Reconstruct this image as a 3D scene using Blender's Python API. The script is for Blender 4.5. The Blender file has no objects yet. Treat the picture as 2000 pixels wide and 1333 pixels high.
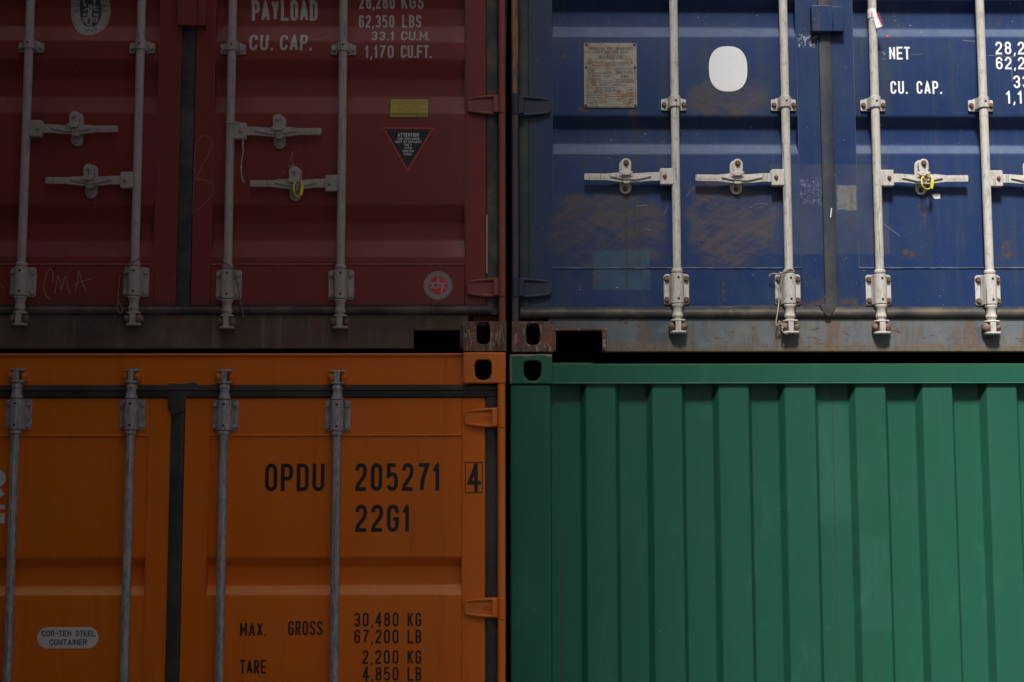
import bpy, math, random
from math import radians as R, sin, cos, pi, tan
from mathutils import Vector, Matrix
random.seed(7)
scn = bpy.context.scene
COL = scn.collection

# ------------------------------------------------------------------ camera, world, sun, exposure
F_PX, DIST = 2500.0, 4.85
PITCH, YAW, ROLL = R(5.4), R(-0.7), R(-0.1)
CAM_X = -0.059
fwd = Vector((-sin(YAW)*cos(PITCH), cos(YAW)*cos(PITCH), sin(PITCH)))
right = fwd.cross(Vector((0, 0, 1))).normalized(); up = right.cross(fwd)
rm = Matrix.Rotation(-ROLL, 3, fwd); right = rm @ right; up = rm @ up
cd = bpy.data.cameras.new('camera'); cam = bpy.data.objects.new('camera', cd); COL.objects.link(cam)
m3 = Matrix((right, up, -fwd)).transposed()
cam.matrix_world = Matrix.Translation((CAM_X, -DIST, 0)) @ m3.to_4x4()
cd.sensor_width = 36; cd.lens = 36*F_PX/2000; cd.clip_end = 2000; cd.clip_start = 0.05
scn.camera = cam

SUN_EL, SUN_AZ = 53, -13        # from behind the camera, a little from the left
w = bpy.data.worlds.new('World'); scn.world = w; w.use_nodes = True
wt = w.node_tree; wt.nodes.clear()
sky = wt.nodes.new('ShaderNodeTexSky'); sky.sky_type = 'NISHITA'; sky.sun_disc = False
sky.sun_elevation = R(SUN_EL); sky.sun_rotation = R(180-SUN_AZ); sky.dust_density = 6; sky.ozone_density = 0.3
hs = wt.nodes.new('ShaderNodeHueSaturation'); hs.inputs['Saturation'].default_value = 0.10; hs.inputs['Value'].default_value = 0.80
bg = wt.nodes.new('ShaderNodeBackground'); bg.inputs['Strength'].default_value = 0.05
wo = wt.nodes.new('ShaderNodeOutputWorld')
wt.links.new(sky.outputs[0], hs.inputs['Color']); wt.links.new(hs.outputs[0], bg.inputs['Color']); wt.links.new(bg.outputs[0], wo.inputs[0])
sl = bpy.data.lights.new('sun', 'SUN'); sl.energy = 5.0; sl.angle = R(10); sl.color = (1, .97, .94)
sun = bpy.data.objects.new('sun', sl); COL.objects.link(sun)
sd = Vector((sin(R(SUN_AZ))*cos(R(SUN_EL)), -cos(R(SUN_AZ))*cos(R(SUN_EL)), sin(R(SUN_EL))))
sun.rotation_euler = (-sd).to_track_quat('-Z', 'Y').to_euler(); sun.location = sd*30
vs = scn.view_settings; vs.view_transform = 'Standard'; vs.look = 'None'; vs.gamma = 1; vs.exposure = 0.24
try: vs.use_curve_mapping = False
except Exception: pass
scn.render.engine = 'CYCLES'

def P(px, py, y=0.0):
    """photograph measurement (2000x1333) -> world (X, Z) on the vertical plane at depth y"""
    d = fwd*F_PX + right*(px-1000) - up*(py-666.5)
    t = (y+DIST)/d.y
    return CAM_X+d.x*t, d.z*t
def PX(px, py, y=0.0): return P(px, py, y)[0]
def PZ(px, py, y=0.0): return P(px, py, y)[1]
K = DIST/F_PX                  # metres per photograph pixel at the front plane

# ------------------------------------------------------------------ node helpers
class NT:
    def __init__(s, name):
        s.m = bpy.data.materials.new(name); s.m.use_nodes = True; s.t = s.m.node_tree; s.t.nodes.clear()
        s.out = s.t.nodes.new('ShaderNodeOutputMaterial'); s.b = s.t.nodes.new('ShaderNodeBsdfPrincipled')
        s.t.links.new(s.b.outputs[0], s.out.inputs[0])
        g = s.t.nodes.new('ShaderNodeNewGeometry'); s.pos = g.outputs['Position']; s.nrm = g.outputs['Normal']
        sx = s.t.nodes.new('ShaderNodeSeparateXYZ'); s.t.links.new(s.pos, sx.inputs[0]); s.x, s.y, s.z = sx.outputs
    def put(s, sock, v):
        if isinstance(v, bpy.types.NodeSocket): s.t.links.new(v, sock)
        elif isinstance(v, (tuple, list)) and len(v) == 3 and sock.type == 'RGBA': sock.default_value = (*v, 1)
        else: sock.default_value = v
    def math(s, op, a, b=0.0, c=None, clamp=False):
        n = s.t.nodes.new('ShaderNodeMath'); n.operation = op; n.use_clamp = clamp
        s.put(n.inputs[0], a); s.put(n.inputs[1], b)
        if c is not None: s.put(n.inputs[2], c)
        return n.outputs[0]
    def mul(s, a, b): return s.math('MULTIPLY', a, b)
    def add(s, a, b): return s.math('ADD', a, b)
    def sub(s, a, b): return s.math('SUBTRACT', a, b)
    def sc(s, v, sx, sy, sz, off=(0, 0, 0)):
        n = s.t.nodes.new('ShaderNodeMapping'); s.put(n.inputs[0], v); n.inputs['Scale'].default_value = (sx, sy, sz); n.inputs['Location'].default_value = off
        return n.outputs[0]
    def rot(s, v, ang):
        n = s.t.nodes.new('ShaderNodeMapping'); s.put(n.inputs[0], v); n.inputs['Rotation'].default_value = (0, ang, 0); return n.outputs[0]
    def noise(s, scale, detail=4, rough=.55, dist=0, vec=None):
        n = s.t.nodes.new('ShaderNodeTexNoise'); s.put(n.inputs['Vector'], vec or s.pos)
        n.inputs['Scale'].default_value = scale; n.inputs['Detail'].default_value = detail
        n.inputs['Roughness'].default_value = rough; n.inputs['Distortion'].default_value = dist
        return n.outputs['Fac']
    def step(s, v, lo, hi, a=0.0, b=1.0):
        n = s.t.nodes.new('ShaderNodeMapRange'); n.interpolation_type = 'SMOOTHSTEP'
        s.put(n.inputs[0], v); s.put(n.inputs[1], lo); s.put(n.inputs[2], hi); s.put(n.inputs[3], a); s.put(n.inputs[4], b)
        return n.outputs[0]
    def mix(s, f, a, b):
        n = s.t.nodes.new('ShaderNodeMix'); n.data_type = 'RGBA'
        s.put(n.inputs[0], f); s.put(n.inputs[6], a); s.put(n.inputs[7], b); return n.outputs[2]
    def rect(s, x0, x1, z0, z1, soft=.004, rag=0.0, rs=18):
        """1 inside a rectangle on the wall, with a ragged edge"""
        x, z = s.x, s.z
        if rag:
            j = s.mul(s.sub(s.noise(rs, 5, .65), .5), rag*2); k = s.mul(s.sub(s.noise(rs*1.13, 5, .65, vec=s.sc(s.pos, 1, 1, 1, (7, 3, 5))), .5), rag*2)
            x = s.add(x, j); z = s.add(z, k)
        a = s.math('ABSOLUTE', s.sub(x, (x0+x1)/2)); c = s.math('ABSOLUTE', s.sub(z, (z0+z1)/2))
        e = s.math('MAXIMUM', s.sub(a, (x1-x0)/2), s.sub(c, (z1-z0)/2))
        return s.step(e, -soft, soft, 1, 0)
    def ell(s, cx, cz, rx, rz, lo=.8, hi=1.1, rag=.3, rs=14):
        a = s.mul(s.sub(s.x, cx), 1/rx); c = s.mul(s.sub(s.z, cz), 1/rz)
        d = s.math('SQRT', s.add(s.mul(a, a), s.mul(c, c)))
        d = s.add(d, s.mul(s.sub(s.noise(rs, 5, .6), .5), rag*2))
        return s.step(d, lo, hi, 1, 0)
    def bump(s, h, strength=.2, dist=.002, nrm=None):
        n = s.t.nodes.new('ShaderNodeBump'); n.inputs['Strength'].default_value = strength; n.inputs['Distance'].default_value = dist
        s.put(n.inputs['Height'], h)
        if nrm: s.put(n.inputs['Normal'], nrm)
        return n.outputs[0]
    def fin(s, col, rough=.5, metal=0.0, nrm=None, spec=.5):
        s.put(s.b.inputs['Base Color'], col); s.put(s.b.inputs['Roughness'], rough); s.put(s.b.inputs['Metallic'], metal)
        s.put(s.b.inputs['Specular IOR Level'], spec)
        if nrm: s.put(s.b.inputs['Normal'], nrm)
        return s.m

RUST = (.13, .055, .028); RUSTD = (.05, .026, .018)
def paint(name, base, fade, fade_amt=.5, dust=(.2, .18, .16), dust_amt=.15, rust=.0, streak=.2, speck=.0, rough=.42, dent=.15, extra=None, grit=.5, spec=.28, ledge_sheen=None):
    n = NT(name)
    big = n.noise(1.7, 4, .55); mid = n.noise(9, 6, .62)
    col = n.mix(n.mul(n.step(n.add(n.mul(big, .6), n.mul(mid, .4)), .35, .68), fade_amt), base, fade)
    st = n.noise(1, 5, .6, vec=n.sc(n.pos, 34, 20, 1.6))
    col = n.mix(n.mul(n.step(st, .5, .78), streak), col, dust)
    gr = n.noise(160, 3, .7)
    col = n.mix(n.mul(n.step(gr, .48, .8), grit*.4), col, dust)
    col = n.mix(n.mul(n.step(n.noise(4.1, 7, .68, .4), .45, .8), dust_amt), col, dust)
    if extra: col = extra(n, col)
    if ledge_sheen:      # sky reflection on up-facing slopes, painted in as a paler colour
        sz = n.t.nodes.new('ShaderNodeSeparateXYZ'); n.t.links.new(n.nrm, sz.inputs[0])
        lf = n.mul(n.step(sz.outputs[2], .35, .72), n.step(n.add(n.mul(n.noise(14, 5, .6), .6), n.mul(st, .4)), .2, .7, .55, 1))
        col = n.mix(n.mul(lf, .75), col, ledge_sheen)
    rr = rough
    if rust:
        rn = n.noise(13, 9, .72, .3); rs_ = n.noise(1, 6, .65, vec=n.sc(n.pos, 22, 20, 3.2, (3, 1, 2)))
        rm_ = n.step(n.add(n.mul(rn, .62), n.mul(rs_, .38)), .70-rust*.25, .76-rust*.22)
        rc = n.mix(n.noise(70, 4, .7), RUSTD, RUST)
        col = n.mix(rm_, col, rc); rr = n.add(n.mul(rm_, .35), rough)
    if speck:
        sp = n.noise(120, 2, .5, vec=n.sc(n.pos, 1, .6, 1, (5, 5, 1)))
        col = n.mix(n.step(sp, .775-speck*.03, .80-speck*.03), col, (.5, .46, .38))
    rr = n.add(n.mul(n.sub(mid, .5), .25), rr)
    h = n.add(n.mul(n.noise(2.3, 3, .5), 3.0*dent), n.mul(n.noise(60, 4, .6), .12))
    return n.fin(col, rr, 0, n.bump(h, .35, .006), spec)

M = {}
def r_extra(n, c):
    c = n.mix(n.mul(n.step(n.noise(1, 6, .7, .3, vec=n.sc(n.pos, 24, 12, 1.3, (4, 1, 4))), .55, .72), .35), c, (.13, .035, .03))
    z = PZ(600, 598, .055)
    e_ = n.step(n.add(n.z, n.mul(n.sub(n.noise(16, 6, .7), .5), .06)), z, z+.05, 1, 0)
    c = n.mix(n.mul(e_, .5), c, (.12, .055, .045))
    return n.mix(n.step(n.noise(42, 5, .7, .5, vec=n.sc(n.pos, 1, .5, 1, (3, 7, 2))), .74, .75), c, (.30, .14, .09))
M['red'] = paint('red_paint', (.235, .040, .033), (.19, .038, .033), .6, dust=(.22, .085, .07), dust_amt=.12, streak=.12, rough=.40, speck=.1, ledge_sheen=(.33, .16, .16), extra=r_extra, dent=.22)
M['red_worn'] = paint('worn_red_sill', (.135, .085, .068), (.075, .05, .042), .9, dust=(.22, .17, .14), dust_amt=.6, rust=.24, streak=.75, rough=.7,
      extra=lambda n, c: n.mix(n.mul(n.step(n.noise(9, 5, .6, .3, vec=n.sc(n.pos, 1, 1, 1, (4, 0, 9))), .6, .66), .55), c, (.2, .045, .045)))
M['red_post'] = paint('red_post_paint', (.27, .07, .055), (.2, .06, .05), .6, dust_amt=.25, rust=.28, streak=.3, rough=.55)
def o_extra(n, c):
    c = n.mix(n.mul(n.step(n.noise(1, 6, .7, .3, vec=n.sc(n.pos, 24, 12, 1.3, (4, 1, 4))), .55, .72), .3), c, (.45, .085, .012))
    c = n.mix(n.mul(n.step(n.noise(5, 7, .7, .5, vec=n.sc(n.pos, 1, 1, .5, (9, 0, 1))), .55, .7), .25), c, (.72, .24, .05))
    return n.mix(n.step(n.noise(60, 3, .6, vec=n.sc(n.pos, 1, .5, 1.2, (3, 2, 2))), .755, .77), c, (.42, .25, .16))
M['orange'] = paint('orange_paint', (.78, .165, .010), (.70, .165, .011), .6, dust=(.55, .22, .08), dust_amt=.08, streak=.06, rough=.36, grit=.15, dent=.18, ledge_sheen=(.82, .34, .12), extra=o_extra)
def g_extra(n, c):
    x0, z0 = P(1678, 1230, .03); x1, z1 = P(1735, 1045, .03)
    m = n.rect(x0, x1, z0, z1, .015, .035, 20)
    c = n.mix(n.mul(m, n.step(n.noise(1, 5, .6, vec=n.sc(n.pos, 60, 1, 4)), .35, .65, .1, .26)), c, (.045, .17, .115))
    x0, z0 = P(1592, 1010, .06); x1, z1 = P(1655, 780, .06)
    c = n.mix(n.mul(n.rect(x0, x1, z0, z1, .05, .05, 12), .22), c, (.045, .19, .13))
    c = n.mix(n.mul(n.step(n.noise(1, 6, .7, .3, vec=n.sc(n.pos, 26, 12, 1.1, (4, 4, 4))), .56, .70), .35), c, (.03, .075, .055))
    c = n.mix(n.mul(n.step(n.noise(6, 7, .7, .5, vec=n.sc(n.pos, 1, 1, .4, (9, 0, 1))), .55, .68), .3), c, (.04, .15, .10))
    c = n.mix(n.step(n.noise(75, 2, .5, vec=n.sc(n.pos, 1, .5, 1, (1, 7, 1))), .775, .79), c, (.10, .26, .19))
    return n.mix(n.step(n.noise(34, 5, .7, .5, vec=n.sc(n.pos, 1, .5, 1, (3, 7, 2))), .735, .745), c, (.14, .075, .045))
M['green'] = paint('green_paint', (.015, .104, .058), (.017, .095, .061), .7, dust=(.05, .14, .095), dust_amt=.12, streak=.14, rough=.42, extra=g_extra, grit=.3, dent=.12, ledge_sheen=(.10, .28, .20))

def chips(n, c, px0, py0, px1, py1, amt=1.0):
    """bare worn rim of a corner casting"""
    x0, z0 = P(px0, py1); x1, z1 = P(px1, py0)
    m = n.rect(x0+.009, x1+.004, z0-.02, z1-.006, .001, .022, 15)
    inv = n.math('SUBTRACT', 1.0, m)
    rc = n.mix(n.noise(80, 4, .7), (.10, .055, .04), (.33, .25, .21))
    return n.mix(n.mul(inv, amt), c, rc)
M['green_cast'] = paint('green_casting_paint', (.017, .120, .064), (.018, .11, .068), .6, dust_amt=.1, rough=.45, extra=lambda n, c: chips(n, c, 995, 692, 1079, 760), grit=.3)
M['orange_cast'] = paint('orange_casting_paint', (.72, .16, .014), (.62, .16, .02), .6, dust=(.5, .3, .2), dust_amt=.3, streak=.3, rough=.45,
      extra=lambda n, c: n.mix(n.step(n.noise(30, 6, .7, .4), .64, .68), c, (.16, .14, .17)), grit=.3)
def cast_extra(n, c):
    c = n.mix(n.step(n.noise(19, 7, .75, .5), .55, .60), c, (.23, .075, .05))
    c = n.mix(n.mul(n.step(n.noise(1, 5, .75, .8, vec=n.sc(n.pos, 55, 20, 22, (1, 2, 3))), .54, .60), .8), c, (.36, .27, .22))
    return n.mix(n.mul(n.step(n.noise(33, 7, .75, .4), .56, .62), .8), c, (.03, .018, .014))
M['rusty_cast'] = paint('rusty_casting', (.085, .042, .032), (.18, .09, .065), .9, dust=(.27, .19, .15), dust_amt=.5, rust=.45, streak=.7, rough=.8, dent=.4,
      extra=cast_extra)

def b_extra(n, c):
    br = (.078, .066, .071)
    def sm(a, b_, d, e, amt, k, ang=1.0):
        nonlocal c
        x0, z0 = P(a, e, .055); x1, z1 = P(d, b_, .055)
        cx, cz, rx, rz = (x0+x1)/2, (z0+z1)/2, (x1-x0)/2, (z1-z0)/2
        mk = n.mul(n.rect(cx-rx, cx+rx, cz-rz, cz+rz, .015, .075, 4.5), n.ell(cx, cz, rx*1.25, rz*1.3, .7, 1.0, .5, 6))
        sw = n.noise(1, 6, .62, 2.2, vec=n.sc(n.pos, 4, 3, 9*ang, (k, 0, k*2)))
        fine = n.noise(1, 5, .7, 3.0, vec=n.sc(n.pos, 14, 10, 44, (k, 2, k)))
        br1 = n.noise(1, 4, .6, .9, vec=n.sc(n.rot(n.pos, R(35)), 5, 8, 75, (k, 1, 0))); br2 = n.noise(1, 4, .6, .9, vec=n.sc(n.rot(n.pos, R(-18)), 5, 8, 60, (0, k, 1)))
        f = n.mul(mk, n.step(n.add(n.add(n.mul(sw, .45), n.mul(fine, .15)), n.add(n.mul(br1, .22), n.mul(br2, .18))), .42, .57, .22, 1))
        tone = n.mix(n.noise(30, 4, .6, 1), br, (.098, .077, .075))
        c = n.mix(n.mul(f, amt), c, tone)
    sm(1068, 378, 1300, 520, .85, 1); sm(1335, 352, 1510, 520, .9, 4); sm(1340, 160, 1498, 228, .8, 8, .6)
    sm(1370, 150, 1500, 200, .4, 3)
    # a pale repaired rectangle
    x0, z0 = P(1159, 566, .055); x1, z1 = P(1270, 490, .055)
    c = n.mix(n.mul(n.rect(x0, x1, z0, z1, .002, .018, 16), n.step(n.noise(9, 6, .65), .3, .6, .5, .85)), c, (.045, .095, .145))
    # ghost of a removed film over the middle of the doors
    x0, z0 = P(1506, 497, .055); x1, z1 = P(1733, 322, .055)
    c = n.mix(n.mul(n.rect(x0, x1, z0, z1, .0012), n.step(n.noise(8, 5, .6), .3, .7, .25, .6)), c, (.075, .085, .12))
    x0, z0 = P(1635, 411, .055); x1, z1 = P(1672, 363, .055)
    c = n.mix(n.mul(n.rect(x0, x1, z0, z1, .003, .008, 30), n.step(n.noise(60, 5, .7), .35, .55, .5, 1)), c, (.17, .17, .16))
    # rust spots
    for (a, b_, rx, rz, amt) in ((1775, 497, 13, 9, 1), (1768, 490, 10, 5, .6), (1965, 490, 15, 22, .8), (1797, 412, 4, 26, .9), (1806, 425, 5, 26, .9), (1812, 395, 3, 16, .7),
                            (1140, 216, 12, 8, 1), (1238, 218, 13, 12, 1), (1162, 540, 5, 20, .8), (1580, 594, 26, 7, 1), (1240, 235, 3, 26, .7), (1608, 590, 18, 8, .8),
                            (1102, 111, 5, 4, 1), (1414, 565, 5, 22, .7), (1960, 40, 9, 16, .5), (1900, 355, 5, 3, .7), (1655, 590, 20, 10, .7), (1700, 596, 20, 5, .6), (1612, 14, 22, 6, 1), (1590, 58, 7, 7, 1), (1020, 178, 8, 8, 1), (1079, 330, 3, 60, .6), (1560, 560, 6, 12, .5), (1665, 420, 4, 60, .35), (1690, 598, 60, 3, .7), (1490, 598, 60, 3, .5)):
        x, z = P(a, b_, .055)
        c = n.mix(n.mul(n.mul(n.ell(x, z, rx*K*1.15, rz*K*1.15, .35, 1.05, 1.3, 38), n.step(n.noise(70, 5, .7, vec=n.sc(n.pos, 1, 1, .6, (a*.01, 0, 0))), .36, .6, .1, 1)), amt), c, n.mix(n.noise(120, 3, .7), (.05, .032, .024), (.15, .085, .05)))
    fr = n.step(n.noise(38, 6, .75, .4, vec=n.sc(n.pos, 1, .5, .8, (8, 2, 5))), .655, .69)
    c = n.mix(n.mul(fr, n.step(n.noise(3, 3, .5, vec=n.sc(n.pos, 1, 1, 1, (5, 5, 5))), .45, .6)), c, (.15, .085, .05))
    c = n.mix(n.mul(n.step(n.noise(1, 6, .7, .4, vec=n.sc(n.pos, 18, 8, 1.2, (6, 0, 2))), .52, .68), .5), c, (.04, .055, .065))
    # dirty runs below the data plate
    for (a, t_, bt) in ((1142, 215, 330), (1238, 240, 470), (1246, 225, 540), (1222, 340, 570)):
        x, z1 = P(a, t_, .055); z0 = PZ(a, bt, .055)
        c = n.mix(n.mul(n.rect(x-.005, x+.006, z0, z1, .005, .01, 7), .5), c, (.045, .05, .04))
    # bright edge scratches and pale scuffs
    sc_ = n.step(n.noise(1, 6, .8, 3.5, vec=n.sc(n.pos, 16, 6, 9, (2, 2, 8))), .655, .665)
    c = n.mix(n.mul(n.mul(sc_, n.step(n.noise(2.2, 3, .5, vec=n.sc(n.pos, 1, 1, 1, (1, 5, 0))), .5, .6)), .55), c, (.16, .18, .22))
    # scuffs
    x0, z0 = P(1558, 92, .05); x1, z1 = P(1604, 68, .05)
    c = n.mix(n.mul(n.rect(x0, x1, z0, z1, .004, .02, 30), n.step(n.noise(70, 5, .7), .5, .6)), c, (.35, .37, .4))
    x0, z0 = P(1563, 400, .05); x1, z1 = P(1603, 350, .05)
    c = n.mix(n.mul(n.rect(x0, x1, z0, z1, .01, .02, 30), n.step(n.noise(1, 5, .7, 2, vec=n.sc(n.pos, 120, 10, 60)), .52, .62)), c, (.2, .22, .27))
    # grime towards the hinge side and on the lower band
    g = n.mul(n.step(n.x, 0.04, 0.22, 1, 0), .55); c = n.mix(g, c, (.055, .07, .095))
    return c
M['blue'] = paint('blue_paint', (.009, .031, .116), (.018, .039, .105), .7, dust=(.05, .07, .10), dust_amt=.4, rust=.06, streak=.35, speck=.95, rough=.45, extra=b_extra, dent=.2, ledge_sheen=(.15, .19, .27))
def sill_extra(n, c):
    m1 = n.mul(n.step(n.noise(2.6, 7, .7, .5, vec=n.sc(n.pos, 1, 1, .5, (2, 2, 2))), .53, .60), n.step(n.noise(26, 5, .7), .3, .6, .35, 1))
    c = n.mix(n.mul(m1, .7), c, (.035, .075, .13))
    v = n.noise(1, 6, .7, .3, vec=n.sc(n.pos, 15, 8, 2.5, (1, 0, 3)))
    c = n.mix(n.mul(n.step(v, .50, .62), .75), c, (.125, .08, .05))
    c = n.mix(n.mul(n.step(n.noise(30, 8, .75, .5, vec=n.sc(n.pos, .5, 1, 1.3, (3, 1, 1))), .585, .62), .9), c, (.10, .05, .03))
    c = n.mix(n.mul(n.step(n.noise(22, 8, .75, .6), .52, .66), .55), c, (.19, .17, .14))
    x0 = PX(1612, 640, .045); x1 = PX(1645, 640, .045)
    c = n.mix(n.mul(n.mul(n.rect(x0, x1, .3, .6, .012, .03, 9), n.step(n.noise(1, 5, .7, vec=n.sc(n.pos, 60, 9, 9)), .3, .6)), .75), c, (.19, .105, .07))
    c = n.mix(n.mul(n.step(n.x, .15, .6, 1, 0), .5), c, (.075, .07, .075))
    z = PZ(1500, 688, .045)
    lo = n.step(n.add(n.z, n.mul(n.sub(n.noise(13, 7, .72), .5), .10)), z+.010, z+.042, 1, 0)
    return n.mix(n.mul(lo, .85), c, n.mix(n.noise(60, 5, .7, .4), (.06, .038, .026), (.24, .18, .12)))
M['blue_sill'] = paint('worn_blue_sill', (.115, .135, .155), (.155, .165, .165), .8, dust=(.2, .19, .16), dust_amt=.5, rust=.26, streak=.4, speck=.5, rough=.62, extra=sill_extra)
M['blue_post'] = paint('blue_post_paint', (.05, .065, .10), (.12, .07, .05), .8, dust=(.25, .14, .09), dust_amt=.3, rust=.42, streak=.5, rough=.6,
      extra=lambda n, c: n.mix(n.mul(n.step(n.z, PZ(1005, 190)-.02, PZ(1005, 190)+.02), n.step(n.noise(1, 6, .7, .4, vec=n.sc(n.pos, 70, 10, 5)), .38, .55)), c, (.33, .16, .075)))
M['brown_hinge'] = paint('grimy_blue_hinge', (.025, .042, .085), (.06, .055, .06), .7, dust=(.13, .1, .08), dust_amt=.35, rust=.25, rough=.6)
def rod_extra(n, c):
    v = n.noise(1, 4, .6, vec=n.sc(n.pos, 210, 60, 7))
    c = n.mix(n.mul(n.step(v, .61, .66), .8), c, (.10, .11, .14))
    g = n.noise(1, 5, .65, .5, vec=n.sc(n.pos, 60, 40, 25, (2, 1, 4)))
    c = n.mix(n.mul(n.step(g, .50, .70), .55), c, (.22, .19, .16))
    return n.mix(n.mul(n.step(n.noise(48, 7, .75, .5), .63, .66), .8), c, (.15, .085, .055))
M['seam_red'] = paint('red_weld_highlight', (.27, .08, .075), (.34, .16, .15), .6)  # weld bead painted paler than the door to give a highlight line
M['seam_blue'] = paint('blue_weld_highlight', (.06, .085, .14), (.13, .15, .19), .7, rust=.1)  # same painted highlight for the blue beads
M['rod_red'] = paint('taupe_paint', (.43, .37, .345), (.35, .31, .29), .6, dust=(.25, .2, .17), dust_amt=.25, streak=.3, rough=.6, rust=-.05, extra=rod_extra)
M['rod_blue'] = paint('beige_paint', (.60, .56, .51), (.54, .50, .46), .6, dust=(.38, .32, .25), dust_amt=.3, streak=.25, rough=.6, rust=.04, speck=0, extra=rod_extra)
def galv():
    n = NT('galvanised_steel')
    a = n.noise(1, 5, .7, .5, vec=n.sc(n.pos, 130, 60, 26)); s_ = n.noise(1, 4, .6, vec=n.sc(n.pos, 320, 100, 2.2, (2, 0, 0)))
    c = n.mix(n.step(n.add(n.mul(a, .55), n.mul(s_, .45)), .40, .60), (.20, .19, .22), (.50, .45, .47))
    return n.fin(c, n.step(a, .3, .7, .4, .65), .25, n.bump(a, .2, .002))
M['galv'] = galv()
M['rust_bolt'] = paint('rusty_bolt', (.14, .075, .05), (.19, .12, .09), .8, dust=(.2, .15, .12), dust_amt=.3, rust=.2, rough=.8)
M['rust_keeper'] = paint('rusty_keeper', (.17, .09, .065), (.27, .18, .14), .8, dust=(.33, .25, .2), dust_amt=.4, rust=.25, rough=.7)
def rubber(name, a, b_, r_=.75, green=0):
    n = NT(name)
    c = n.mix(n.step(n.noise(7, 6, .65, .3), .38, .66), a, b_)
    c = n.mix(n.mul(n.step(n.noise(150, 3, .7), .6, .8), .3), c, (.25, .22, .2))
    return n.fin(c, r_, 0, n.bump(n.noise(50, 4, .6), .3, .002))
M['rub_red'] = rubber('dusty_rubber', (.05, .046, .043), (.12, .105, .092))
M['rub_mid'] = rubber('dark_blue_rubber', (.022, .025, .034), (.075, .068, .06))
M['rub_orange'] = rubber('black_rubber', (.028, .027, .028), (.06, .056, .054), .6)
M['rub_blue'] = rubber('grimy_rubber', (.018, .026, .042), (.055, .055, .05), .6)
M['rub_blue_low'] = rubber('dusty_blue_rubber', (.035, .037, .038), (.12, .10, .075), .6)
def flat(name, c, rough=.5, var=.12, wear=None, wa=.5, lo=.56, hi=.62, ws=40):
    n = NT(name); v = n.noise(25, 5, .65)
    cc = n.mix(n.mul(v, var*2), c, tuple(x*.55 for x in c))
    if wear: cc = n.mix(n.mul(n.step(n.noise(ws, 6, .7, .3), lo, hi), wa), cc, wear)
    return n.fin(cc, rough)
M['let_white'] = flat('white_lettering', (.86, .86, .88), .5, .05)
M['let_red'] = flat('faded_white_lettering', (.52, .44, .43), .55, .1, (.25, .10, .10), .6, .66, .72, 90)
M['let_black'] = flat('black_lettering', (.012, .011, .012), .45, .1, (.30, .07, .01), .55, .62, .68, 55)
M['let_black2'] = flat('black_print', (.02, .02, .02), .6, .05)
M['st_white'] = flat('white_sticker', (.80, .79, .80), .45, .04, (.6, .58, .55), .25)
M['st_grey'] = flat('greyed_sticker', (.74, .66, .67), .5, .06)
M['st_logo'] = flat('pinkish_grey_sticker', (.40, .35, .34), .5, .1)
M['st_dark'] = flat('dark_green_grey_print', (.055, .06, .06), .5, .1)
M['st_black'] = flat('black_sticker', (.018, .018, .02), .5, .05)
M['st_red'] = flat('red_sticker_print', (.62, .04, .05), .45, .06)
M['st_yel'] = flat('yellow_sticker', (.45, .33, .02), .5, .1, (.3, .25, .02), .5)
M['yel_print'] = flat('faded_print', (.20, .14, .02), .5, .05)
M['plate'] = flat('rusty_data_plate', (.30, .27, .22), .5, .12, (.22, .12, .06), .9, .50, .62, 26)
M['plate_print'] = flat('plate_print', (.07, .065, .06), .6, .1)
M['seal'] = flat('yellow_plastic', (.80, .62, .02), .35, .03)
M['string'] = flat('old_string', (.42, .37, .30), .9, .2)
M['string_d'] = flat('grimy_cord', (.22, .175, .13), .9, .2)
M['chalk'] = flat('chalk_mark', (.48, .33, .31), .9, .3)
M['scratch'] = flat('pale_scratch', (.30, .30, .34), .7, .3)
M['scr_or'] = flat('scuff_mark', (.55, .33, .24), .7, .3)
M['hole'] = flat('hole_black', (.012, .012, .012), .9, 0)
M['inner'] = flat('inner_shaded_steel', (.02, .019, .018), .9, .1)  # dark steel, with the shade of unlit interiors put into the colour
M['roof'] = flat('roof_steel', (.05, .05, .05), .8, .1)
M['grey'] = paint('unseen_grey_container_paint', (.10, .11, .12), (.08, .085, .09), .5, rust=.1)

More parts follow.
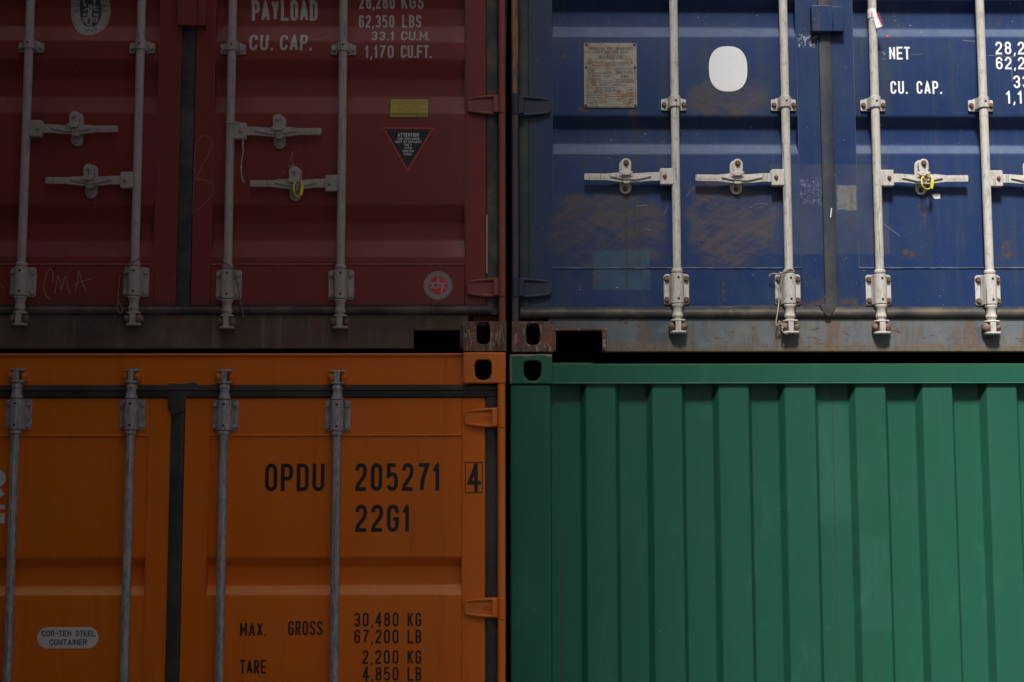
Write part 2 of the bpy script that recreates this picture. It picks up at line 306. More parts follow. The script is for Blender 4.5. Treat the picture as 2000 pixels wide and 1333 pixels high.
# ------------------------------------------------------------------ mesh helpers
def poly_area(p): return .5*sum(p[i][0]*p[(i+1) % len(p)][1]-p[(i+1) % len(p)][0]*p[i][1] for i in range(len(p)))
class MB:
    def __init__(s): s.v = []; s.f = []
    def add(s, vs, fs):
        o = len(s.v); s.v += [tuple(a) for a in vs]; s.f += [tuple(i+o for i in f) for f in fs]; return s
    def box(s, x0, x1, y0, y1, z0, z1):
        return s.prism([(x0, z0), (x1, z0), (x1, z1), (x0, z1)], y0, y1)
    def prism(s, pts, y0, y1):      # polygon in XZ, extruded y0 (front) to y1
        if poly_area(pts) < 0: pts = pts[::-1]
        n = len(pts)
        return s.add([(x, y0, z) for x, z in pts]+[(x, y1, z) for x, z in pts],
              [tuple(range(n)), tuple(range(2*n-1, n-1, -1))]+[((i+1) % n, i, i+n, (i+1) % n+n) for i in range(n)])
    def prism_x(s, pts, x0, x1):    # polygon in YZ extruded along x
        n = len(pts)
        if poly_area(pts) < 0: pts = pts[::-1]
        return s.add([(x0, y, z) for y, z in pts]+[(x1, y, z) for y, z in pts],
              [tuple(range(n-1, -1, -1)), tuple(range(n, 2*n))]+[(i, (i+1) % n, (i+1) % n+n, i+n) for i in range(n)])
    def prism_z(s, pts, z0, z1):    # polygon in XY extruded along z
        n = len(pts)
        if poly_area(pts) < 0: pts = pts[::-1]
        return s.add([(x, y, z0) for x, y in pts]+[(x, y, z1) for x, y in pts],
              [tuple(range(n-1, -1, -1)), tuple(range(n, 2*n))]+[(i, (i+1) % n, (i+1) % n+n, i+n) for i in range(n)])
    def lathe(s, cx, cy, prof, n=20):  # prof: (r, z) list, about a vertical axis
        vs = []; fs = []
        for r, z in prof: vs += [(cx+r*cos(2*pi*i/n), cy+r*sin(2*pi*i/n), z) for i in range(n)]
        m = len(prof); up_ = prof[-1][1] > prof[0][1]
        for k in range(m-1):
            for i in range(n):
                q = (k*n+i, k*n+(i+1) % n, (k+1)*n+(i+1) % n, (k+1)*n+i); fs.append(q if up_ else q[::-1])
        a = tuple(range(n)); b_ = tuple(range((m-1)*n, m*n))
        fs += [a[::-1], b_] if up_ else [a, b_[::-1]]
        return s.add(vs, fs)
    def disc(s, cx, cz, r, y0, y1, n=16, r2=None, ph=0):       # short cylinder along y
        r2 = r if r2 is None else r2
        vs = [(cx+r2*cos(2*pi*i/n+ph), y0, cz+r2*sin(2*pi*i/n+ph)) for i in range(n)]+[(cx+r*cos(2*pi*i/n+ph), y1, cz+r*sin(2*pi*i/n+ph)) for i in range(n)]
        return s.add(vs, [tuple(range(n)), tuple(range(2*n-1, n-1, -1))]+[((i+1) % n, i, i+n, (i+1) % n+n) for i in range(n)])
    def bolt(s, cx, cz, y, r=.0085, h=.010, ph=0):
        s.disc(cx, cz, r*1.25, y-.002, y, 16); s.disc(cx, cz, r, y-h, y-.002, 6, r*.9, ph); return s
    def tube(s, pts, r, n=8):
        pts = [Vector(p) for p in pts]; vs = []; fs = []; ref = Vector((.13, 1, .21)).normalized()
        for i, p in enumerate(pts):
            t = (pts[min(i+1, len(pts)-1)]-pts[max(i-1, 0)]).normalized(); a = t.cross(ref).normalized(); b_ = t.cross(a)
            rr = r[i] if isinstance(r, list) else r
            vs += [tuple(p+a*rr*cos(2*pi*k/n)+b_*rr*sin(2*pi*k/n)) for k in range(n)]
        for i in range(len(pts)-1):
            for k in range(n): fs.append((i*n+k, i*n+(k+1) % n, (i+1)*n+(k+1) % n, (i+1)*n+k))
        fs += [tuple(range(n))[::-1], tuple(range((len(pts)-1)*n, len(pts)*n))]
        return s.add(vs, fs)
    def blob(s, c, r, n=12, seed=0, jit=.12):
        rnd = random.Random(seed); vs = []; fs = []; m = n//2
        for j in range(1, m):
            for i in range(n):
                a = pi*j/m; b_ = 2*pi*i/n; k = 1+rnd.uniform(-jit, jit)
                vs.append((c[0]+r[0]*sin(a)*cos(b_)*k, c[1]+r[1]*sin(a)*sin(b_)*k, c[2]+r[2]*cos(a)*k))
        vs += [(c[0], c[1], c[2]+r[2]), (c[0], c[1], c[2]-r[2])]
        for j in range(m-2):
            for i in range(n): fs.append((j*n+i, (j+1)*n+i, (j+1)*n+(i+1) % n, j*n+(i+1) % n))
        for i in range(n):
            fs.append((len(vs)-2, i, (i+1) % n)); fs.append((len(vs)-1, (m-2)*n+(i+1) % n, (m-2)*n+i))
        return s.add(vs, fs)
    def plate_hole(s, x0, x1, z0, z1, hole, y0, y1):
        cx = sum(p[0] for p in hole)/len(hole); cz = sum(p[1] for p in hole)/len(hole)
        n = len(hole); out = []
        for x, z in hole:
            dx, dz = x-cx, z-cz; t = 1e9
            if dx > 1e-9: t = min(t, (x1-cx)/dx)
            if dx < -1e-9: t = min(t, (x0-cx)/dx)
            if dz > 1e-9: t = min(t, (z1-cz)/dz)
            if dz < -1e-9: t = min(t, (z0-cz)/dz)
            out.append([cx+dx*t, cz+dz*t])
        for c in ((x0, z0), (x1, z0), (x1, z1), (x0, z1)):
            k = min(range(n), key=lambda i: (out[i][0]-c[0])**2+(out[i][1]-c[1])**2); out[k] = list(c)
        vs = [(x, y0, z) for x, z in hole]+[(x, y0, z) for x, z in out]+[(x, y1, z) for x, z in hole]+[(x, y1, z) for x, z in out]
        fs = []
        for i in range(n):
            j = (i+1) % n
            fs += [(i, i+n, j+n, j), (i, j, j+2*n, i+2*n), (j+n, i+n, i+3*n, j+3*n), (j+2*n, j+3*n, i+3*n, i+2*n)]
        return s.add(vs, fs)
    def build(s, name, mat, parent=None, bevel=0, seg=2, smooth=35, label=None, fix=True):
        me = bpy.data.meshes.new(name)
        lo = [min(v[k] for v in s.v) for k in range(3)]; hi = [max(v[k] for v in s.v) for k in range(3)]
        c = Vector(((lo[0]+hi[0])/2, (lo[1]+hi[1])/2, (lo[2]+hi[2])/2))
        if parent is None: c.z = lo[2]
        me.from_pydata([Vector(v)-c for v in s.v], [], s.f); me.update()
        if smooth:
            me.polygons.foreach_set('use_smooth', [True]*len(me.polygons)); me.set_sharp_from_angle(angle=R(smooth))
        o = bpy.data.objects.new(name, me); COL.objects.link(o); me.materials.append(M[mat])
        if parent is not None:
            o.parent = parent; o.location = c-WL[parent]
        else: o.location = c
        WL[o] = c
        if bevel:
            b_ = o.modifiers.new('bevel', 'BEVEL'); b_.width = bevel; b_.segments = seg; b_.limit_method = 'ANGLE'; b_.angle_limit = R(40)
            b_.harden_normals = False
        if label: o['label'] = label
        return o
WL = {}
def thing(name, loc, label, cat, group=None):
    o = bpy.data.objects.new(name, None); COL.objects.link(o); o.location = loc; o.empty_display_size = .2
    WL[o] = Vector(loc); tagp(o, label, cat, group); return o
def tagp(o, label, cat, group=None):
    o['label'] = label; o['category'] = cat
    if group: o['group'] = group
    return o
def stadium(cx, cz, w_, h_, n=8):
    r = min(w_, h_)/2; p = []
    if h_ >= w_:
        for i in range(n+1): a = pi*i/n; p.append((cx+r*cos(a), cz+h_/2-r+r*sin(a)))
        for i in range(n+1): a = pi+pi*i/n; p.append((cx+r*cos(a), cz-h_/2+r+r*sin(a)))
    else:
        for i in range(n+1): a = -pi/2+pi*i/n; p.append((cx+w_/2-r+r*cos(a), cz+r*sin(a)))
        for i in range(n+1): a = pi/2+pi*i/n; p.append((cx-w_/2+r+r*cos(a), cz+r*sin(a)))
    return p
def rrect(cx, cz, w_, h_, r, n=5):
    p = []
    for sx, sz, a0 in ((1, 1, 0), (-1, 1, 90), (-1, -1, 180), (1, -1, 270)):
        for i in range(n+1):
            a = R(a0+90*i/n); p.append((cx+sx*(w_/2-r)+r*cos(a), cz+sz*(h_/2-r)+r*sin(a)))
    return p
def superell(cx, cz, rx, rz, e=2.6, n=64, top=None):
    p = []
    for i in range(n):
        a = 2*pi*i/n; c_, s_ = cos(a), sin(a); ee = top if (top and s_ > 0) else e
        p.append((cx+rx*math.copysign(abs(c_)**(2/ee), c_), cz+rz*math.copysign(abs(s_)**(2/ee), s_)))
    return p

# ------------------------------------------------------------------ stroke lettering
def arc(cx, cy, rx, ry, a0, a1, n=9): return [(cx+rx*cos(R(a0+(a1-a0)*i/n)), cy+ry*sin(R(a0+(a1-a0)*i/n))) for i in range(n+1)]
def glyph(ch, W, H):
    r = W/2; q = min(r*1.15, H/4); h = H/2
    if ch in 'O0': p = arc(r, H-q, r, q, 180, 0)+arc(r, q, r, q, 0, -180); return [p+[p[0]]]
    if ch == 'C': return [[(W, H-q-.09*H)]+arc(r, H-q, r, q, 0, 180)+arc(r, q, r, q, 180, 360)+[(W, q+.09*H)]]
    if ch == 'G': return [[(W, H-q-.08*H)]+arc(r, H-q, r, q, 0, 180)+arc(r, q, r, q, 180, 360)+[(W, .47*H), (r*1.05, .47*H)]]
    if ch == 'D': p = [(0, 0), (0, H)]+arc(W-r, H-q, r, q, 90, 0)+arc(W-r, q, r, q, 0, -90); return [p+[p[0]]]
    if ch == 'U': return [[(0, H)]+arc(r, q, r, q, 180, 360)+[(W, H)]]
    if ch == 'P': return [[(0, 0), (0, H)]+arc(r, H-q, r, q, 90, 0)+arc(r, .45*H+q, r, q, 0, -90)+[(0, .45*H)]]
    if ch == 'R': return [[(0, 0), (0, H)]+arc(r, H-q, r, q, 90, 0)+arc(r, .47*H+q, r, q, 0, -90)+[(0, .47*H)], [(r*.9, .47*H), (W, 0)]]
    if ch == 'B': return [[(0, 0), (0, H)]+arc(r, H-q, r*.95, q, 90, 0)+arc(r, h+q, r*.95, q, 0, -90)+[(0, h)], [(0, 0)]+arc(r, q, r, q, -90, 0)+arc(r, h-q, r, q, 0, 90)]
    if ch == 'A': e = W*.12; return [[(-e*.3, -e), (r, H), (W+e*.3, -e)], [(W*.17, .25*H), (W*.83, .25*H)]]
    if ch == 'E': return [[(W, H), (0, H), (0, 0), (W, 0)], [(0, h), (W*.85, h)]]
    if ch == 'F': return [[(W, H), (0, H), (0, 0)], [(0, h), (W*.85, h)]]
    if ch == 'L': return [[(0, H), (0, 0), (W, 0)]]
    if ch == 'T': return [[(0, H), (W, H)], [(r, H), (r, 0)]]
    if ch == 'I': return [[(r, H), (r, 0)]]
    if ch == 'H': return [[(0, H), (0, 0)], [(W, H), (W, 0)], [(0, h), (W, h)]]
    if ch == 'K': e = W*.14; return [[(0, H+e), (0, -e)], [(W, H+e), (0, .36*H)], [(W*.36, .56*H), (W, -e)]]
    if ch == 'M': e = W*.1; return [[(0, -e), (0, H+e)], [(W, -e), (W, H+e)], [(0, H), (r, .3*H), (W, H)]]
    if ch == 'N': e = W*.12; return [[(0, -e), (0, H+e)], [(W, -e), (W, H+e)], [(0, H), (W, 0)]]
    if ch == 'V': return [[(0, H), (r, 0), (W, H)]]
    if ch == 'W': return [[(0, H), (W*.27, 0), (r, .65*H), (W*.73, 0), (W, H)]]
    if ch == 'X': return [[(0, H), (W, 0)], [(W, H), (0, 0)]]
    if ch == 'Y': return [[(0, H), (r, h), (W, H)], [(r, h), (r, 0)]]
    if ch == 'Z': return [[(0, H), (W, H), (0, 0), (W, 0)]]
    if ch == 'J': return [[(W, H)]+arc(r, q, r, q, 0, -180)+[(0, q+.08*H)]]
    if ch == 'Q': p = arc(r, H-q, r, q, 180, 0)+arc(r, q, r, q, 0, -180); return [p+[p[0]], [(W*.55, .25*H), (W, -.03*H)]]
    if ch == 'S': return [[(W, H-q-.05*H)]+arc(r, H-q, r, q, 0, 180)+[(W*.02, .70*H), (W*.2, .58*H), (W*.8, .42*H), (W*.98, .30*H)]+arc(r, q, r, q, 0, -180)+[(0, q+.05*H)]]
    if ch == '1': return [[(0, .80*H), (W*.8, H), (W*.8, 0)]]
    if ch == '2': return [[(0, H-q-.04*H)]+arc(r, H-q, r, q, 180, 0)+[(W, .70*H), (W*.85, .52*H), (W*.1, .16*H), (0, 0), (W*1.12, 0)]]
    if ch == '3': return [[(0, H-q)]+arc(r, H-q, r, q, 180, 0)+arc(r, h+q*.9, r, q*.9, 0, -90)+[(W*.35, h)], [(W*.35, h)]+arc(r, h-q, r, q, 90, 0)+arc(r, q, r, q, 0, -180)]
    if ch == '4': e = W*.12; return [[(W*.74, -e), (W*.74, H+e)], [(W*.70, H), (0, .27*H), (W*1.08, .27*H)]]
    if ch == '5': return [[(W*.95, H), (W*.05, H), (W*.02, .54*H)]+arc(r, .62*H-q, r, q, 120, 0)+arc(r, q, r, q, 0, -170)]
    if ch == '6': p = arc(r, q, r, q, 180, -180, 1); return [[(W, H-q-.02*H)]+arc(r, H-q, r, q, 0, 180)+arc(r, q, r, q, 180, 360)+arc(r, .58*H-q, r, q, 0, 180)]
    if ch == '9': return [[(0, q+.02*H)]+arc(r, q, r, q, 180, 360)+arc(r, H-q, r, q, 0, 180)+arc(r, .42*H+q, r, q, 180, 360)]
    if ch == '7': return [[(-W*.1, H), (W, H), (W*.62, .62*H), (W*.36, .3*H), (W*.28, -W*.12)]]
    if ch == '8':
        a = arc(r, H-q, r*.92, q, 180, 0)+arc(r, .53*H+q*.9, r*.92, q*.9, 0, -180); b_ = arc(r, .53*H-q, r, q, 180, 0)+arc(r, q, r, q, 0, -180)
        return [a+[a[0]], b_+[b_[0]]]
    if ch == '-': return [[(0, h), (W, h)]]
    if ch == '/': return [[(0, 0), (W, H)]]
    return []
def ribbon(mb, pts, t, surf, off, stepmax=.006, cap=0.0):
    pts = [Vector(p) for p in pts]
    if cap and (pts[0]-pts[-1]).length > 1e-4:
        pts[0] = pts[0]+(pts[0]-pts[1]).normalized()*cap; pts[-1] = pts[-1]+(pts[-1]-pts[-2]).normalized()*cap
    q = [pts[0]]
    for p in pts[1:]:
        d = (p-q[-1]).length
        if d < 1e-5: continue
        n = max(1, int(d/stepmax)); a = q[-1].copy()
        for i in range(1, n+1): q.append(a+(p-a)*i/n)
    closed = (q[0]-q[-1]).length < 1e-4 and len(q) > 3
    if closed: q = q[:-1]
    n = len(q)
    if n < 2: return
    L = []; Rr = []
    for i in range(n):
        a = q[i-1] if (closed or i > 0) else None; b_ = q[(i+1) % n] if (closed or i < n-1) else None
        d1 = (q[i]-a).normalized() if a is not None else None; d2 = (b_-q[i]).normalized() if b_ is not None else None
        if d1 is None: d1 = d2
        if d2 is None: d2 = d1
        n1 = Vector((-d1.y, d1.x)); n2 = Vector((-d2.y, d2.x)); m_ = (n1+n2)
        if m_.length < .2: m_ = n1
        m_.normalize(); k = min(1/max(m_.dot(n1), .3), 1.9)
        L.append(q[i]+m_*k*t/2); Rr.append(q[i]-m_*k*t/2)
    vs = []
    for k_, (a, b_) in enumerate(zip(L, Rr)):
        o_ = off+2.2e-5*k_; vs += [(a.x, surf(a.x, a.y)-o_, a.y), (b_.x, surf(b_.x, b_.y)-o_, b_.y)]
    fs = [(2*i, 2*i+1, 2*((i+1) % n)+1, 2*((i+1) % n)) for i in range(n if closed else n-1)]
    mb.add(vs, fs)
def widths(ch):
    if ch in '.,': return .26
    if ch in '1': return .56
    if ch == 'I': return .22
    if ch in 'MW': return 1.18
    if ch == 'A': return 1.06
    if ch == ' ': return .5
    if ch == '-': return .7
    if ch in '4': return 1.08
    return 1.0
def text(mb, s, x0, x1, z0, z1, wt=.17, gap=.34, surf=None, off=.0012, step_=.006):
    tot = sum(widths(c) for c in s)+gap*(len(s)-1); u = (x1-x0)/tot; H = z1-z0; t = wt*H; x = x0
    for c in s:
        w_ = widths(c)*u
        if c == '.': ribbon(mb, [(x+w_/2, z0), (x+w_/2, z0+t*1.05)], t*1.0, surf, off, step_)
        elif c == ',': ribbon(mb, [(x+w_*.75, z0+t*1.0), (x+w_*.25, z0-t*.9)], t*.75, surf, off, step_)
        elif c != ' ':
            W = max(w_-t, t*.4)
            for gi, p in enumerate(glyph(c, W, H-t)): ribbon(mb, [(x+t/2+a, z0+t/2+b_) for a, b_ in p], t*(.72 if c in 'NM' and gi == 2 else 1), surf, off+gi*.0004, step_, 0 if c in 'AVWMNKXYZSCG2356789' else t*.48)
            if c in '27Z': pass
        x += w_+gap*u
def ptext(mb, s, px0, px1, py0, py1, wt=.17, gap=.34, surf=None, y=.055, off=.0012, step_=.006):
    """text whose box was measured on the photograph: px0..px1, top py0, bottom py1"""
    pm = (py0+py1)/2
    text(mb, s, PX(px0, pm, y), PX(px1, pm, y), PZ((px0+px1)/2, py1, y), PZ((px0+px1)/2, py0, y), wt, gap, surf, off, step_)
def word(name, mat, parent, s, px0, px1, py0, py1, wt, gap, surf, **k):
    b = MB(); ptext(b, s, px0, px1, py0, py1, wt, gap, surf, **k); return b.build(name, mat, parent, smooth=0)
def fan(mb, pts, surf, off, rings=10):
    """filled shape laid on a surface, subdivided so it follows it"""
    cx = sum(p[0] for p in pts)/len(pts); cz = sum(p[1] for p in pts)/len(pts); n = len(pts)
    vs = [(cx, surf(cx, cz)-off, cz)]; fs = []
    for k in range(1, rings+1):
        for x, z in pts:
            a = cx+(x-cx)*k/rings; b_ = cz+(z-cz)*k/rings; vs.append((a, surf(a, b_)-off, b_))
    for i in range(n): fs.append((0, 1+i, 1+(i+1) % n))
    for k in range(rings-1):
        for i in range(n):
            a = 1+k*n; b_ = 1+(k+1)*n; fs.append((a+i, b_+i, b_+(i+1) % n, a+(i+1) % n))
    mb.add(vs, fs)
def grid(mb, x0, x1, z0, z1, surf, off, st=.006):
    nz = max(1, int((z1-z0)/st)); vs = []; fs = []
    for j in range(nz+1):
        z = z0+(z1-z0)*j/nz
        for x in (x0, x1): vs.append((x, surf(x, z)-off, z))
    for j in range(nz): fs.append((2*j, 2*j+1, 2*j+3, 2*j+2))
    mb.add(vs, fs)

# ------------------------------------------------------------------ depths of the door end (metres behind the castings' face)
YS, YD, YP, YR = .044, .052, .055, .022
ROD = .0165
GROUND = PZ(500, 688, 0)-.002-2.591

# ------------------------------------------------------------------ ground
gm = NT('yard_concrete')
gc = gm.mix(gm.step(gm.noise(.8, 6, .6), .35, .7), (.045, .045, .046), (.07, .068, .066))
gmat = gm.fin(gc, .85, 0, gm.bump(gm.noise(30, 5, .7), .4, .01)); M['ground'] = gmat
g = MB().add([(-400, -400, GROUND), (400, -400, GROUND), (400, 400, GROUND), (-400, 400, GROUND)], [(0, 1, 2, 3)]).build('ground', 'ground', smooth=0)
g['kind'] = 'structure'

# ------------------------------------------------------------------ container building blocks
def casting(parent, mat, x0, x1, z0, z1, hx, hz, hrx, hrz, e=4, top=None):
    b = MB(); t = .022; dep = .162
    hole = superell(hx, hz, hrx, hrz, e, 64, top)
    b.plate_hole(x0, x1, z0, z1, hole, 0, t)
    b.box(x0, x0+t*.6, t, dep, z0, z1); b.box(x1-t*.6, x1, t, dep, z0, z1)
    c_ = MB(); c_.box(x0+t*.6+.001, x1-t*.6-.001, dep-t-.012, dep-t-.001, z0+t*.6+.001, z1-t*.6-.001)
    for q0, q1, r0, r1 in ((x0+t*.6+.001, x0+t*.6+.004, z0+t*.6+.001, z1-t*.6-.001), (x1-t*.6-.004, x1-t*.6-.001, z0+t*.6+.001, z1-t*.6-.001), (x0+t*.6+.004, x1-t*.6-.004, z0+t*.6+.001, z0+t*.6+.004), (x0+t*.6+.004, x1-t*.6-.004, z1-t*.6-.004, z1-t*.6-.001)):
        c_.box(q0, q1, t+.001, dep-t-.012, r0, r1)
    b.box(x0+t*.6, x1-t*.6, t, dep, z0, z0+t*.6); b.box(x0+t*.6, x1-t*.6, t, dep, z1-t*.6, z1); b.box(x0+t*.6, x1-t*.6, dep-t, dep, z0+t*.6, z1-t*.6)
    o = b.build('corner_casting', mat, parent, bevel=.0065, seg=4, smooth=30)
    c_.build('casting_interior', 'inner', o); return o

def profile_surf(recs, depth, x0, x1, z0, z1):
    """recs: (z_top_outer, z_top_inner, z_bot_inner, z_bot_outer) from the photograph"""
    def f(x, z):
        if x < x0 or x > x1 or z < z0 or z > z1: return YD
        for a, b_, c, d in recs:
            if d < z < a:
                if z > b_: return YP+depth*(a-z)/(a-b_)
                if z > c: return YP+depth
                return YP+depth*(z-d)/(c-d)
        return YP
    return f
def door(parent, mat, x0, x1, z0, z1, px0, px1, pz0, pz1, recs, depth, label=None):
    """frame from x0..x1, z0..z1; corrugated panel px0..px1"""
    b = MB(); T = .052
    b.box(x0, px0, YD, YD+T, z0, z1); b.box(px1, x1, YD, YD+T, z0, z1)
    b.box(px0, px1, YD+.0002, YD+T, z0, pz0); b.box(px0, px1, YD+.0002, YD+T, pz1, z1)
    zs = [(pz1, YP)]
    for a, c1, c2, d in sorted(recs, key=lambda r: -r[0]):
        zs += [(a, YP), (c1, YP+depth), (c2, YP+depth), (d, YP)]
    zs.append((pz0, YP))
    # soft folds: round each fold with three points
    q = [zs[0]]
    for i in range(1, len(zs)-1):
        (za, ya), (zb, yb), (zc, yc) = zs[i-1], zs[i], zs[i+1]
        r = min(.007, abs(za-zb)*.4, abs(zb-zc)*.4)
        def tow(z, y, z2, y2):
            L = math.hypot(z2-z, y2-y); return (z+(z2-z)*r/L, y+(y2-y)*r/L)
        A = tow(zb, yb, za, ya); C = tow(zb, yb, zc, yc)
        for t_ in (0, .33, .67, 1):
            q.append(((1-t_)**2*A[0]+2*t_*(1-t_)*zb+t_*t_*C[0], (1-t_)**2*A[1]+2*t_*(1-t_)*yb+t_*t_*C[1]))
    q.append(zs[-1])
    nx = 24; vs = []; fs = []; rnd = random.Random(int(abs(x0*1000)))
    for k in range(nx+1):
        x = px0+(px1-px0)*k/nx
        for z, y in q: vs.append((x, y, z))
    n = len(q)
    for k in range(nx):
        for i in range(n-1): fs.append((k*n+i, k*n+i+1, (k+1)*n+i+1, (k+1)*n+i))
    b.add(vs, fs)
    b.box(x0+.03, x1-.03, YD+T+.001, YD+T+.03, z0+.01, z1-.01)
    o = b.build('door', mat, parent, bevel=.003, seg=2, smooth=50, label=label)
    # weld bead round the panel
    wb = MB(); 
    def bead(p, q_, r_=.0034):
        N = 60; pts = [(p[0]+(q_[0]-p[0])*i/N, YD-.0004+.0006*random.random(), p[1]+(q_[1]-p[1])*i/N+random.uniform(-.0005, .0005)) for i in range(N+1)]
        wb.tube(pts, r_, 6)
    bead((px0, pz0), (px1, pz0)); bead((px0, pz1), (px1, pz1))
    bead((px0, pz0), (px0, pz1), .0012); bead((px1, pz0), (px1, pz1), .0012)
    wb.build('weld_seam', {'red': 'seam_red', 'blue': 'seam_blue'}.get(mat, mat), o, smooth=60)
    return o
def gasket_h(x0, x1, z0, z1):
    m = (z0+z1)/2; h = (z1-z0)
    prof = [(YS-.002, z0), (YS-.012, z0+h*.12), (YS-.018, m-h*.05), (YS-.014, m+h*.18), (YS-.004, z1-h*.22), (YS-.004, z1-h*.05), (YD+.002, z1), (YD+.05, z1), (YD+.05, z0)]
    return MB().prism_x(prof, x0, x1)
def gasket_v(b, x0, x1, z0, z1, y=.046):
    m = (x0+x1)/2; w_ = (x1-x0)
    pr = [(x0, y+.03), (x0, y+.004), (x0+w_*.2, y), (x0+w_*.5, y+.0005), (x0+w_*.8, y), (x1, y+.004), (x1, y+.03)]
    b.prism_z(pr, z0, z1)
def hinge(parent, mat, xk0, xk1, xt, z0, z1, label=None):
    """knuckle xk0..xk1 (outer side), blade tip at xt, between z0..z1"""
    b = MB(); h = z1-z0; m = (z0+z1)/2
    s = 1 if xt > xk0 else -1
    xi = xk1 if s > 0 else xk0; L = xt-xi
    b.prism([(xi-s*.002, z0+.002), (xi+L*.35, z0+.003), (xi+L*.95, z0+h*.16), (xt, z0+h*.25), (xt, z1-h*.25), (xi+L*.95, z1-h*.16), (xi+L*.35, z1-.003), (xi-s*.002, z1-.002)], YD-.014, YD+.001)
    for sg in (-1, 1):
        e = h/2-.006
        pts = [(xi, YD-.015, m+sg*e), (xi+L*.35, YD-.015, m+sg*(e-.002)), (xi+L*.7, YD-.014, m+sg*(e-h*.07)), (xi+L*.93, YD-.011, m+sg*(e-h*.13)), (xi+L*.97, YD-.006, m+sg*(e-h*.18))]
        b.tube(pts, [.0068, .0068, .006, .005, .003], 10)
    b.box(min(xi, xi+s*.02), max(xi, xi+s*.02), .012, YD-.005, z0+.006, z1-.006)
    b.prism_z([(xk0+(xk1-xk0)*.5+(xk1-xk0)*.52*cos(2*pi*i/16), .018+.019*sin(2*pi*i/16)) for i in range(16)], z0, z1)
    return b.build('hinge', mat, parent, bevel=.0022, seg=2, smooth=40, label=label)
def post(parent, mat, x0, x1, z0, z1, side, body_w=.10):
    """round-nosed outer lip seen beside the door, plus the post body behind the gasket"""
    b = MB(); w_ = x1-x0; m = (x0+x1)/2
    pr = [(x0, .16), (x0, .016), (x0+w_*.12, .007), (x0+w_*.35, .003), (x0+w_*.65, .003), (x0+w_*.88, .007), (x1, .016), (x1, .16)]
    b.prism_z(pr, z0, z1)
    if side > 0: b.box(x0-body_w, x0-.0005, .09, .16, z0, z1)
    else: b.box(x1+.0005, x1+body_w, .09, .16, z0, z1)
    return b.build('corner_post', mat, parent, bevel=0, smooth=40)

